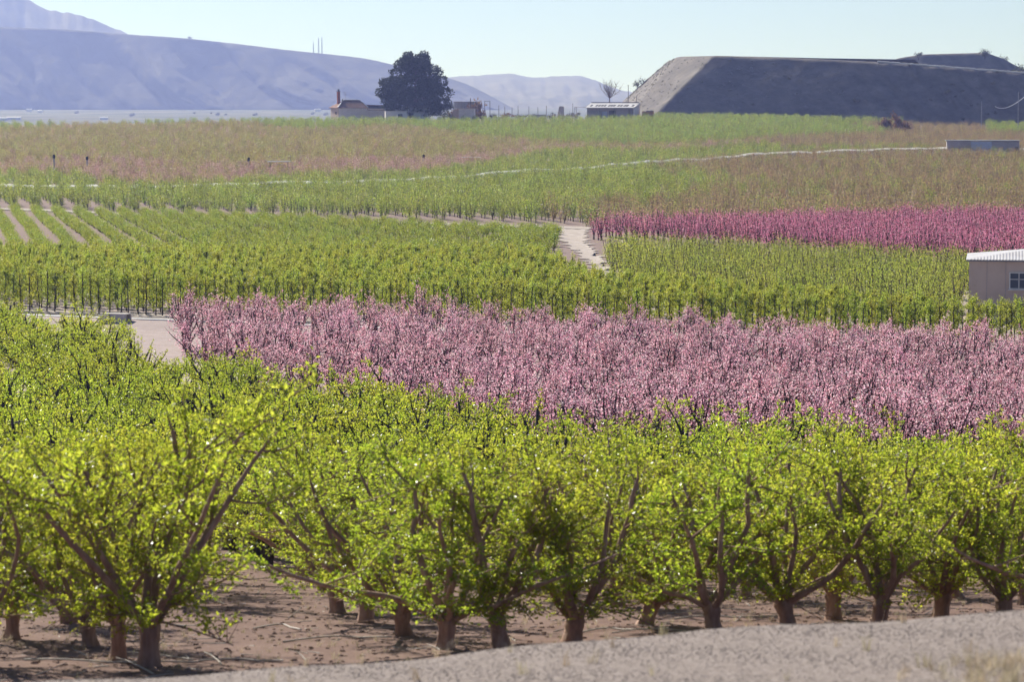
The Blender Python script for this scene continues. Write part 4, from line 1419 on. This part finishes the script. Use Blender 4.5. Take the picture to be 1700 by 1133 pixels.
def window(parent, c, w, h, rz=0.0, frame="plaster_white", bars=True, face='y'):
    """a framed window: frame with bars, glass pane behind"""
    f = MB()
    t = max(0.05, w * 0.06)
    for sx in (-1, 1):
        f.box((c[0] + sx * (w / 2 - t / 2), c[1], c[2]), (t, 0.1, h))
    for sz in (-1, 1):
        f.box((c[0], c[1], c[2] + sz * (h / 2 - t / 2)), (w - 2 * t, 0.1, t))
    if bars:
        f.box((c[0], c[1] + 0.01, c[2]), (t * 0.8, 0.08, h - 2 * t))
        for k in (-1, 1):
            f.box((c[0] + k * (w / 4), c[1] + 0.012, c[2] + h * 0.08), (w / 2 - t * 1.4, 0.06, t * 0.6))
    fo = f.build("window", frame, parent)
    boxpart("pane", "window_glass", fo, (c[0], c[1] + 0.012, c[2]), (w - t, 0.03, h - t))
    return fo


# tiled farmhouse on the crest
x, y = plan(586, 902); z = float(gz(x, y)) + 0.5
hs = empty("farmhouse", (x, y, z), 0.38)
tag(hs, "cream farmhouse with hipped tile roof and tall brick chimney left of the pine", "house")
q = MB(); q.box((0, 4, 2.15), (9.6, 8, 4.5)); q.build("wall", "plaster_white", hs)
boxpart("end_wall", "plaster_cream", hs, (-4.83, 4, 2.15), (0.06, 7.9, 4.45))
q = MB()
e = 4.42
V = [(-5.3, -0.5, e), (5.1, -0.5, e), (5.1, 8.5, e), (-5.3, 8.5, e), (-1.9, 4, e + 2.3), (3.6, 4, e + 2.3), (-5.3, -0.5, e - .14), (5.1, -0.5, e - .14), (5.1, 8.5, e - .14), (-5.3, 8.5, e - .14)]
q.add(V, [(0, 1, 5, 4), (2, 3, 4, 5), (3, 0, 4, 4), (1, 2, 5, 5), (0, 6, 7, 1), (1, 7, 8, 2), (2, 8, 9, 3), (3, 9, 6, 0)])
rf = q.build("roof", "roof_tile", hs)
q = MB(); q.tube([(-5.2, -0.4, e + .05), (-1.9, 4, e + 2.38)], [0.16, 0.16], 6); q.tube([(-1.9, 4, e + 2.38), (3.6, 4, e + 2.38)], [0.16, 0.16], 6); q.tube([(5.0, -0.4, e + .05), (3.6, 4, e + 2.38)], [0.16, 0.16], 6)
q.build("ridge_tiles", "roof_sheet", rf)
ch = boxpart("chimney", "brick_red", hs, (-3.3, 4.6, 7.2), (0.85, 0.85, 4.6))
q = MB(); q.box((-3.3, 4.6, 9.56), (1.05, 1.05, 0.14)); q.box((-3.3, 4.6, 9.95), (0.5, 0.5, 0.5)); q.build("chimney_cap", "wood_dark", ch)
q = MB(); q.tube([(-1.2, 4.2, 6.4), (-1.2, 4.2, 9.6)], [0.06, 0.05], 5); q.box((-1.2, 4.2, 9.2), (1.5, 0.06, 0.06)); q.box((-1.2, 4.2, 8.6), (1.1, 0.06, 0.06)); q.build("antenna", "steel", hs)
boxpart("vent_pipe", "wood_dark", hs, (-2.5, 3.2, 6.4), (0.22, 0.22, 1.4))
boxpart("window", "dark_inside", hs, (-4.88, 2.4, 2.7), (0.08, 1.0, 0.9))
q = MB(); q.box((9.2, 4.2, 1.9), (8.8, 6.0, 3.8)); q.build("wing_wall", "plaster_white", hs)
q = MB(); prism(q, [(4.9, 5.15), (13.9, 4.9), (13.9, 5.1), (4.9, 5.35)], 3.6, 7.8); q.build("wing_ridge", "roof_tile", hs)
q = MB(); V = [(4.9, 0.8, 3.8), (13.9, 0.8, 3.65), (13.9, 4.6, 5.0), (4.9, 4.6, 5.25), (4.9, 0.8, 3.68), (13.9, 0.8, 3.53)]
q.add(V, [(0, 1, 2, 3), (4, 5, 1, 0)]); q.build("wing_roof", "roof_dark", hs)

x, y = plan(674, 888); z = float(gz(x, y)) + 0.5
an = empty("white_outbuilding", (x, y, z), 0.12)
tag(an, "white flat-roofed outbuilding with two dark windows in front of the pine", "outbuilding")
q = MB(); q.box((-3.2, 0, 1.75), (6.6, 4, 3.5)); q.build("low_wall", "plaster_white", an)
q = MB(); q.box((2.7, 2.6, 2.15), (8.0, 5, 4.3)); q.build("high_wall", "plaster_white", an)
boxpart("flat_roof", "concrete", an, (2.7, 2.6, 4.38), (8.2, 5.2, 0.14))
boxpart("low_roof", "concrete", an, (-3.2, 0, 3.57), (6.8, 4.2, 0.12))
boxpart("window", "dark_inside", an, (-2.0, -2.03, 2.1), (1.4, 0.08, 1.2))
boxpart("window", "dark_inside", an, (1.5, 0.07, 2.3), (1.6, 0.08, 1.5))
boxpart("chimney", "plaster_white", an, (3.6, 2.4, 4.75), (0.5, 0.5, 0.6))

x, y = plan(770, 902); z = float(gz(x, y)) + 0.5
sdh = empty("small_shed", (x, y, z), -0.1)
tag(sdh, "small white shed with a beige side wall right of the pine", "shed")
boxpart("wall", "plaster_white", sdh, (1.0, 0, 1.95), (5.0, 3, 3.9))
boxpart("side_wall", "plaster_cream", sdh, (-2.45, 0.05, 1.8), (1.9, 2.9, 3.6))
boxpart("roof", "concrete", sdh, (0.2, 0, 3.96), (7.2, 3.3, 0.12))

x, y = plan(773, 925); z = float(gz(x, y))
q = MB()
ang = np.linspace(0, 2 * math.pi, 49)[:-1]
rr = 3.9 + 0.09 * np.cos(ang * 24)
V = np.concatenate([np.stack([rr * np.cos(ang), rr * np.sin(ang), np.full(48, h_)], 1) for h_ in (0, 6.4)])
q.add(V, [(i, (i + 1) % 48, 48 + (i + 1) % 48, 48 + i) for i in range(48)])
tk = empty("water_tank", (x, y, z))
tag(tk, "round ribbed grey water tank behind the small white shed", "tank")
q.build("shell", "sheet_grey", tk)
q = MB(); V2 = np.concatenate([np.stack([4.02 * np.cos(ang), 4.02 * np.sin(ang), np.full(48, h_)], 1) for h_ in (6.3, 6.48)])
q.add(V2, [(i, (i + 1) % 48, 48 + (i + 1) % 48, 48 + i) for i in range(48)]); q.add(V2[48:], [(i, i + 1, 47 - i - 1, 47 - i) for i in range(0, 23)]); q.build("rim", "steel", tk)


def post(px, top_py, d, r, label, name="fence_post", group=None, mat="wood_dark", cap=False):
    x, y = plan(px, d)
    z = float(gz(x, y))
    zt = at(px, top_py, d)[2]
    q = MB()
    h_ = zt - z
    q.tube([(0, 0, -0.3), (0.02, 0, h_ * 0.5), (0, 0.02, h_)], [r * 1.05, r, r * 0.9], 6)
    if cap:
        q.box((0, 0, h_ - r), (r * 3.2, r * 2.2, r * 1.4))
    o = q.build(name, mat, None, (x, y, z))
    return tag(o, label, "post" if "pole" not in name else "pole", group)


post(781, 163, 915, 0.13, "tall dark pole between the tank and the orange-brown bush", "utility_pole")
g1 = empty("goal_frame", (*plan(809, 915), float(gz(*plan(809, 915)))))
tag(g1, "goal-like frame of two posts and a crossbar right of the tank", "frame")
gh = at(809, 168, 915)[2] - g1.location[2]
for sx in (-0.85, 0.85):
    q = MB(); q.tube([(sx, 0, -0.2), (sx, 0, gh)], [0.1, 0.09], 6); q.build("post", "wood_dark", g1)
q = MB(); q.tube([(-0.9, 0, gh), (0.9, 0, gh)], [0.07, 0.07], 5); q.build("crossbar", "wood_dark", g1)
for k, px in enumerate((828, 838, 850, 860, 878, 893, 907, 951)):
    post(px, 175 + (k % 3) * 1.5 - (5 if px == 951 else 0), 915, 0.09, "thin dark fence post along the crest between the shed and the barn", group="fence posts on the crest")
for px in (828, 860, 893):
    pass
x, y = plan(896, 908); z = float(gz(x, y))
tag(boxpart("low_wall", "sheet_grey", None, (x, y, z + 1.3), (4.4, 0.5, 2.6)), "short bluish-grey low wall on the crest left of the concrete block", "wall")
x, y = plan(930, 908); z = float(gz(x, y))
q = MB(); prism(q, [(-1.5, 0), (1.2, 0), (1.2, 5.2), (-0.3, 5.3)], -1, 1)
tag(q.build("concrete_block", "plaster_grey", None, (x, y, z)), "leaning grey concrete block on the crest left of the barn", "block")
rub = MB(); rr_ = np.random.default_rng(4)
for k in range(26):
    xx, yy = plan(rr_.uniform(908, 962), rr_.uniform(902, 908))
    rub.box((xx, yy, float(gz(xx, yy)) + rr_.uniform(0.6, 3.0)), rr_.uniform(0.3, 1.1, 3), rr_.uniform(0, 3))
tag(rub.build("rubble", "concrete"), "scattered pale rubble left of the barn", "rubble", kind="stuff")

# white-roofed barn
x, y = plan(1012, 903); z = float(gz(x, y)) + 0.6
bn = empty("barn", (x, y, z), -0.22)
tag(bn, "grey barn with white roof dotted with dark skylights beside the mound", "barn")
q = MB(); q.box((0, 5.5, 2.15), (15.0, 7, 4.3)); q.build("wall", "plaster_grey", bn)
q = MB(); prism(q, [(0, 0), (9.2, 0), (9.2, 5.6), (0, 4.5)], 0, 0.5)
me_ = q.mesh("end_wall", "plaster_white"); ew = bpy.data.objects.new("end_wall", me_); COL.objects.link(ew); ew.parent = bn; ew.rotation_euler = (0, 0, math.pi / 2); ew.location = (7.55 + 0.5, 0.2, 0)
boxpart("front_wall", "sheet_grey", bn, (-5.2, 1.4, 1.7), (4.6, 0.2, 3.4))
boxpart("front_wall", "plaster_grey", bn, (3.8, 1.4, 2.0), (4.2, 0.2, 4.0))
boxpart("door", "panel_blue", bn, (-2.0, 1.9, 1.6), (1.6, 0.15, 3.0))
boxpart("door", "wood_dark", bn, (0.5, 1.9, 1.7), (2.0, 0.15, 3.3))
for xx in (-7.2, -3.2, 1.6, 6.9):
    q = MB(); q.tube([(xx, 0.3, 0), (xx, 0.3, 4.3)], [0.12, 0.12], 6); q.build("porch_post", "steel", bn)
q = MB(); V = [(-7.8, -0.3, 4.32), (7.9, -0.3, 4.32), (7.9, 9.3, 5.75), (-7.8, 9.3, 5.75)]
q.add(V + [(a, b_, c - 0.16) for a, b_, c in V], [(0, 1, 2, 3), (4, 7, 6, 5), (0, 4, 5, 1), (1, 5, 6, 2), (2, 6, 7, 3), (3, 7, 4, 0)])
br = q.build("roof", "roof_sheet", bn)
sl = (5.75 - 4.32) / 9.6
for k, xx in enumerate((-6.8, -5.1, -4.2, -3.3, -2.4, -1.0, -0.2, 0.6, 2.0, 2.9, 4.0, 4.8, 6.6)):
    q = MB(); V = [(xx, 2.2, 0), (xx + 0.62, 2.2, 0), (xx + 0.62, 5.0, 0), (xx, 5.0, 0)]
    q.add([(a, b_, 4.32 + (b_ + 0.3) * sl + 0.05) for a, b_, c in V] + [(a, b_, 4.32 + (b_ + 0.3) * sl - 0.02) for a, b_, c in V], [(0, 1, 2, 3), (0, 4, 5, 1), (1, 5, 6, 2), (2, 6, 7, 3), (3, 7, 4, 0)])
    q.build("skylight", "dark_inside", br)
q = MB(); q.box((0, 9.5, 5.75), (15.4, 0.4, 0.5)); q.build("ridge_beam", "roof_dark", bn)
q = MB(); q.box((-9.6, 1.5, 4.5), (3.6, 3.6, 0.12)); q.build("porch_roof", "roof_sheet", bn)
for yy in (0.0, 3.0):
    q = MB(); q.tube([(-11.2, yy, 0), (-11.2, yy, 4.45)], [0.1, 0.1], 6); q.build("porch_post", "steel", bn)
x, y = plan(1076, 906); z = float(gz(x, y))
ob = empty("orange_container", (x, y, z), -0.2)
tag(ob, "orange-tan container standing right of the barn", "container")
boxpart("body", "orange_box", ob, (0, 0, 2.0), (3.4, 2.4, 3.0))
boxpart("lid", "plaster_cream", ob, (0.6, 0, 3.56), (2.0, 2.2, 0.5))
boxpart("skid", "wood_dark", ob, (0, 0, 0.3), (3.2, 2.2, 0.5))
post(1043, 141, 1000, 0.12, "pole with a small box at the left foot of the mound", "utility_pole", cap=True)
post(1057, 160, 985, 0.12, "short thick pole right behind the barn roof", "utility_pole", cap=True)

# low grey building in the upper right orchard
x, y = plan(1632, 655); z = float(gz(x, y))
lb_ = empty("long_low_building", (x, y, z), -0.12)
tag(lb_, "long low grey building with a pale blue panel among brown trees", "building")
boxpart("wall", "plaster_grey", lb_, (-5.4, 0, 1.9), (5.4, 5, 3.8))
boxpart("wall", "plaster_grey", lb_, (5.2, 0.1, 1.85), (6.2, 5, 3.7))
boxpart("blue_panel", "panel_blue", lb_, (-0.3, -0.12, 1.8), (4.7, 4.9, 3.7))
boxpart("roof", "sheet_grey", lb_, (0, 0, 3.86), (16.8, 5.3, 0.12))
boxpart("door", "dark_inside", lb_, (7.7, -2.45, 1.3), (0.8, 0.12, 2.2))

# poles, white cable, white marker posts
p1 = post(1630, 168, 845, 0.13, "tall slim pole standing before the grooved mound", "utility_pole", mat="steel")
p2 = post(1691, 152, 845, 0.13, "tall slim pole near the right edge, under the white cable's high end", "utility_pole", mat="steel")
a_, b_ = at(1652, 176.5, 845), at(1702, 160, 845)
tt = np.linspace(0, 1, 24)
cv = a_[None] * (1 - tt)[:, None] + b_[None] * tt[:, None]
cv[:, 2] -= 1.5 * np.sin(np.pi * tt ** 0.8)
q = MB(); q.tube(cv, np.full(24, 0.1), 6)
tag(q.build("sagging_cable", "hose_white"), "white sagging cable strung by the pole at the right edge", "cable")
for k, (px, py, lab) in enumerate(((1404, 213, "left"), (1411, 217, "middle"), (1423, 214, "right"))):
    post(px, py, 795, 0.16, "%s one of three short white posts left of the dry bushes" % lab, "marker_post", "white marker posts", "hose_white")
# dark-capped posts in the tawny field
for px, py, d, lab in ((88, 254, 560, "taller dark-topped post at the far left of the tawny field"), (143, 257, 556, "second dark-topped post from the left edge, in the mauve band"),
                       (412, 259, 556, "small dark-topped post below the tawny field's middle"), (703, 254, 590, "dark-topped post in the mauve band below the pine")):
    x, y = plan(px, d); z = float(gz(x, y)); hh = at(px, py + 2.5, d)[2] - z
    pt = empty("capped_post", (x, y, z))
    tag(pt, lab, "post", "dark-topped posts in the upper field")
    q = MB(); q.tube([(0, 0, -0.2), (0, 0, hh - 0.5)], [0.2, 0.17], 7); q.build("shaft", "plaster_grey", pt)
    q = MB(); q.tube([(0, 0, hh - 0.75), (0, 0, hh - 0.55), (0, 0, hh - 0.15), (0, 0, hh)], [0.18, 0.27, 0.25, 0.1], 8); q.build("cap", "dark_inside", pt)
# two pale slabs lying in the field
for px, py, d, w, lab in ((463, 268, 535, 4.2, "flat pale slab in the field below the farmhouse"), (782, 261, 600, 4.0, "flat pale slab in the mauve band below the pine")):
    p = at(px, py, d)
    zz = float(gz(p[0], p[1]))
    o = empty("pale_slab", (p[0], p[1], zz)); tag(o, lab, "slab")
    boxpart("top", "concrete_white", o, (0, 0, p[2] - zz), (w, 1.4, 0.16))
    for sx in (-1, 1):
        boxpart("support", "bark_pale", o, (sx * w * .4, 0, (p[2] - zz) / 2 - 0.1), (0.12, 0.3, p[2] - zz - 0.1))

# beige house at the right edge
cx, cy_ = plan(1613, 184.5)
z = float(gz(cx, cy_ - 3)) - 0.2
hb = empty("beige_house", (cx, cy_, z), -0.17)
tag(hb, "beige house with pale sheet roof and white barred window at the right edge", "house")
WH = at(1613, 432, 184.5)[2] - z
q = MB(); q.box((6.5, 3.6, WH / 2), (13, 7.2, WH)); q.build("wall", "plaster_beige", hb)
for xx in (1.15, 2.35, 4.9):
    boxpart("wall_joint", "plaster_grey", hb, (xx, -0.012, WH / 2), (0.035, 0.03, WH - 0.1))
wz = at(1700, 468, 183)[2] - z
wf = window(hb, (3.2, -0.03, wz), 1.25, 1.12, frame="concrete_white")
boxpart("sill", "plaster_white", wf, (3.2, -0.1, wz - 0.6), (1.4, 0.2, 0.06))
q = MB()
ov, rz_, x0, x1, xr0, xr1 = 0.22, 0.62, -0.2, 13.2, 4.6, 9.4
nrib = 66
xs_ = np.linspace(x0, x1, nrib * 2 + 1)
rib = 0.022 * (np.arange(len(xs_)) % 2)
fr_ = np.minimum(1, np.minimum((xs_ - x0) / (xr0 - x0), (x1 - xs_) / (x1 - xr1)))
for s0 in (-ov, 7.2 + ov):
    ye = np.full(len(xs_), s0); yr = s0 + (3.6 - s0) * fr_
    V = np.concatenate([np.stack([xs_, ye, WH + 0.03 + rib], 1), np.stack([xs_, yr, WH + 0.03 + rib + rz_ * fr_], 1)])
    n_ = len(xs_)
    q.add(V, [(i, i + 1, n_ + i + 1, n_ + i) for i in range(n_ - 1)])
for xe, xr in ((x0, xr0), (x1, xr1)):
    q.add([(xe, -ov, WH + 0.03), (xe, 7.2 + ov, WH + 0.03), (xr, 3.6, WH + 0.03 + rz_)], [(0, 1, 2, 2)])
rfo = q.build("roof", "roof_sheet", hb)
boxpart("eave_trim", "steel", rfo, (6.5, -ov + 0.01, WH - 0.03), (13.4, 0.05, 0.09))

# masts and a lone bush on the ridge
for px, top, lab, w in ((520.5, 72, "shortest lattice mast at the left of the ridge masts", 0.7), (529, 64, "middle lattice mast on the ridge", 1.0), (534.5, 62, "tallest lattice mast at the right of the ridge masts", 1.0)):
    yb = np.interp(px, [a for a, b_ in RIDGE], [b_ for a, b_ in RIDGE]) + 1.2
    pb = at(px, yb, 5200); pt_ = at(px, top, 5200)
    mo = empty("radio_mast", tuple(pb)); tag(mo, lab, "mast", "radio masts on the ridge")
    hh = pt_[2] - pb[2]
    for sx, sy in ((-1, -1), (1, -1), (0, 1)):
        q = MB(); q.tube([(sx * w, sy * w, -2), (sx * w * .6, sy * w * .6, hh)], [0.3, 0.22], 4); q.build("leg", "steel", mo)
    q = MB()
    for k in range(10):
        q.box((0, 0, hh * (k + 0.5) / 10), (w * 1.7, w * 1.7, 0.4))
    q.build("bracing", "steel", mo)
    q = MB(); q.tube([(0, 0, hh), (0, 0, hh + 3)], [0.25, 0.15], 4); q.build("antenna", "steel", mo)
yb = 63.5
o = bpy.data.objects.new("ridge_bush", sh[1]); COL.objects.link(o); p = at(315, yb, 5200); o.location = (p[0], p[1], p[2] - 1); o.scale = (4.5, 4.5, 5.5)
tag(o, "single tiny bush on the skyline of the ridge", "bush")

# farm sheds and trees far out on the plain, left
rp = np.random.default_rng(21)
far_t = [shrub_mesh(680 + k, 200, 1.0, 1.0, "leaf_scrub", 0.35) for k in range(2)]
for k, (px, d, w, h_) in enumerate(((2, 3150, 12, 3.2), (22, 3300, 16, 3), (48, 4600, 9, 3.4), (66, 4400, 7, 3), (172, 3300, 9, 2.6), (527, 4600, 10, 3.4))):
    x, y = plan(px, d); z = float(gz(x, y))
    fb = empty("plain_farm_shed", (x, y, z), rp.uniform(-.3, .3))
    tag(fb, "tiny white farm shed far off on the hazy plain left of the farmhouse", "shed", "farm sheds on the plain")
    boxpart("wall", "plaster_white", fb, (0, 0, h_ / 2), (w, w * .6, h_))
    q = MB(); prism(q, [(-w * .32, h_), (w * .32, h_), (0, h_ * 1.35)], -w * .52, w * .52)
    ro = q.build("roof", "roof_sheet", fb); ro.rotation_euler = (0, 0, math.pi / 2)
for k in range(9):
    px = rp.uniform(-20, 545); d = rp.uniform(3600, 4850)
    x, y = plan(px, d)
    o = bpy.data.objects.new("plain_tree", far_t[k % 2]); COL.objects.link(o)
    s = rp.uniform(1.6, 3.4); o.location = (x, y, float(gz(x, y))); o.scale = (s * 1.3, s, s)
    tag(o, "tiny dark tree on the hazy plain at the foot of the ridge", "tree", "trees on the plain")

# ------------------------------------------------------------------ foreground ground cover: gravel, clods, hoses, dry grass
def stone_mesh(seed, mat):
    r = np.random.default_rng(seed)
    th = np.linspace(0, math.pi, 5); ph = np.linspace(0, 2 * math.pi, 7)[:-1]
    V = [(0, 0, 1)] + [(math.sin(a) * math.cos(b_), math.sin(a) * math.sin(b_), math.cos(a)) for a in th[1:-1] for b_ in ph] + [(0, 0, -1)]
    V = np.array(V) * r.uniform(0.65, 1.15, (len(V), 1)) * np.array([1, r.uniform(.6, .9), r.uniform(.4, .7)])
    fs = [(0, 1 + j, 1 + (j + 1) % 6, 1 + (j + 1) % 6) for j in range(6)]
    for i in range(2):
        for j in range(6):
            fs.append((1 + i * 6 + j, 7 + i * 6 + j, 7 + i * 6 + (j + 1) % 6, 1 + i * 6 + (j + 1) % 6))
    fs += [(13 + (j + 1) % 6, 13 + j, 19, 19) for j in range(6)]
    q = MB(); q.add(V, fs, 0, False)
    return q.mesh("stone", mat)


rg = np.random.default_rng(33)
N = 40000
Yp = rg.uniform(16.5, 27.2, N); Xp = rg.uniform(-1, 1, N) * (0.19 * Yp + 0.6)
scatter("gravel", np.stack([Xp, Yp], 1), [stone_mesh(700 + k, "pebble") for k in range(5)], rg, "pale gravel covering the bank along the bottom edge", "gravel", 0.004, 0.013)
N = 5200
Yp = rg.uniform(27, 62, N); Xp = rg.uniform(-1, 1, N) * (0.19 * Yp + 0.6)
scatter("soil_clods", np.stack([Xp, Yp], 1), [stone_mesh(720 + k, "clod") for k in range(5)], rg, "loose red-brown clods and stones on the orchard floor", "clods", 0.015, 0.06)


def tuft(seed, mat="straw"):
    r = np.random.default_rng(seed)
    q = MB()
    for k in range(16):
        az = r.uniform(0, 6.28); L_ = r.uniform(0.12, 0.34); b0 = np.array([r.normal() * .03, r.normal() * .03, -0.01])
        d_ = np.array([math.cos(az) * r.uniform(.1, .7), math.sin(az) * r.uniform(.1, .7), 1.0]) * L_
        sd_ = unit(np.cross(d_, [0, 0, 1.0]) + 1e-4) * 0.004
        m_ = b0 + d_ * .55
        t_ = b0 + d_ + np.array([math.cos(az), math.sin(az), -.4]) * L_ * .3
        q.add([b0 - sd_, b0 + sd_, m_ + sd_ * .8, m_ - sd_ * .8, t_], [(0, 1, 2, 3), (3, 2, 4, 4)], 0, False, np.full(5, r.random()))
    return q.mesh("tuft", mat)


N = 110
Yp = np.concatenate([rg.uniform(17.5, 20.5, N), rg.uniform(17, 25.5, 60)]); Xp = np.concatenate([rg.normal(3.45, 0.3, N), rg.uniform(-4.5, 4.8, 60)])
scatter("dry_grass", np.stack([Xp, Yp], 1), [tuft(740 + k) for k in range(4)], rg, "dry straw-coloured grass on the gravel bank, thickest at the bottom right", "dry grass", 0.35, 0.7)
N = 1500
Yp = rg.uniform(28, 75, N); Xp = rg.uniform(-1, 1, N) * (0.19 * Yp + 0.6)
scatter("withered_grass", np.stack([Xp, Yp], 1), [tuft(750 + k) for k in range(3)], rg, "sparse withered grass and litter on the orchard floor", "dry grass", 0.25, 0.6)

def stick(seed):
    r = np.random.default_rng(seed)
    q = MB(); q.tube(limb(r, (0, 0, 0.01), (1, 0.1, 0.02), r.uniform(0.3, 0.8), 5, 0.15, 0.0) * np.array([1, 1, 0.3]), np.linspace(0.011, 0.004, 5), 5)
    return q.mesh("stick", "hose_pale")


N = 420
Yp = rg.uniform(28, 58, N); Xp = rg.uniform(-1, 1, N) * (0.19 * Yp + 0.6)
scatter("prunings", np.stack([Xp, Yp], 1), [stick(770 + k) for k in range(5)], rg, "pale cut twigs strewn on the orchard floor", "prunings", 0.6, 1.2)

for k, (ppts, lab) in enumerate((
    ([(760, 1012), (800, 1017), (845, 1014), (880, 1020)], "pale drip hose curving behind the forked trunk in the middle row"),
    ([(40, 1098), (130, 1101), (250, 1104), (330, 1102)], "dark-edged drip hose lying by the big front left tree"),
    ([(330, 1100), (400, 1099), (470, 1102)], "drip hose right of the big front left tree"),
    ([(470, 1068), (560, 1060), (650, 1062)], "drip hose crossing left of the middle row of four"),
    ([(420, 1046), (470, 1040), (500, 1050)], "short curved hose end between the left and middle rows"),
    ([(960, 1054), (1010, 1046), (1060, 1050), (1110, 1046)], "drip hose right of the long-limbed centre tree"),
    ([(1120, 1030), (1180, 1026), (1260, 1028), (1330, 1024)], "drip hose behind the three-way crotch tree"))):
    pts = []
    for a, b_ in ppts:
        xx, yy = ground_y(a, b_)
        pts.append((xx, yy))
    pts = np.array(pts); tt = np.linspace(0, len(pts) - 1, 26)
    X_ = np.interp(tt, np.arange(len(pts)), pts[:, 0]); Y_ = np.interp(tt, np.arange(len(pts)), pts[:, 1])
    for _ in range(3):
        X_[1:-1] = (X_[:-2] + X_[1:-1] * 2 + X_[2:]) / 4; Y_[1:-1] = (Y_[:-2] + Y_[1:-1] * 2 + Y_[2:]) / 4
    q = MB(); q.tube(np.stack([X_, Y_, gz(X_, Y_) + 0.012 + 0.02 * np.abs(np.sin(tt * 2.2))], 1), np.full(26, 0.013), 6)
    tag(q.build("drip_hose", "hose_pale"), lab, "hose", "drip hoses on the orchard floor")

# ------------------------------------------------------------------ haze: even pale air over everything
m, nd, ln = new_mat("haze_air")
out = nd.new("ShaderNodeOutputMaterial")
pv = nd.new("ShaderNodeVolumePrincipled")
pv.inputs["Color"].default_value = (0.36, 0.45, 1.0, 1)
pv.inputs["Absorption Color"].default_value = (1, 1, 1, 1)
pv.inputs["Density"].default_value = 0.00015
pv.inputs["Anisotropy"].default_value = 0.4
ln.new(pv.outputs[0], out.inputs["Volume"])
q = MB(); q.box((0, 3600, 235), (23000, 9400, 560))
hz = q.build("haze", "haze_air")
tag(hz, "thin bluish haze in the air over the plain and hills", "haze", kind="stuff")
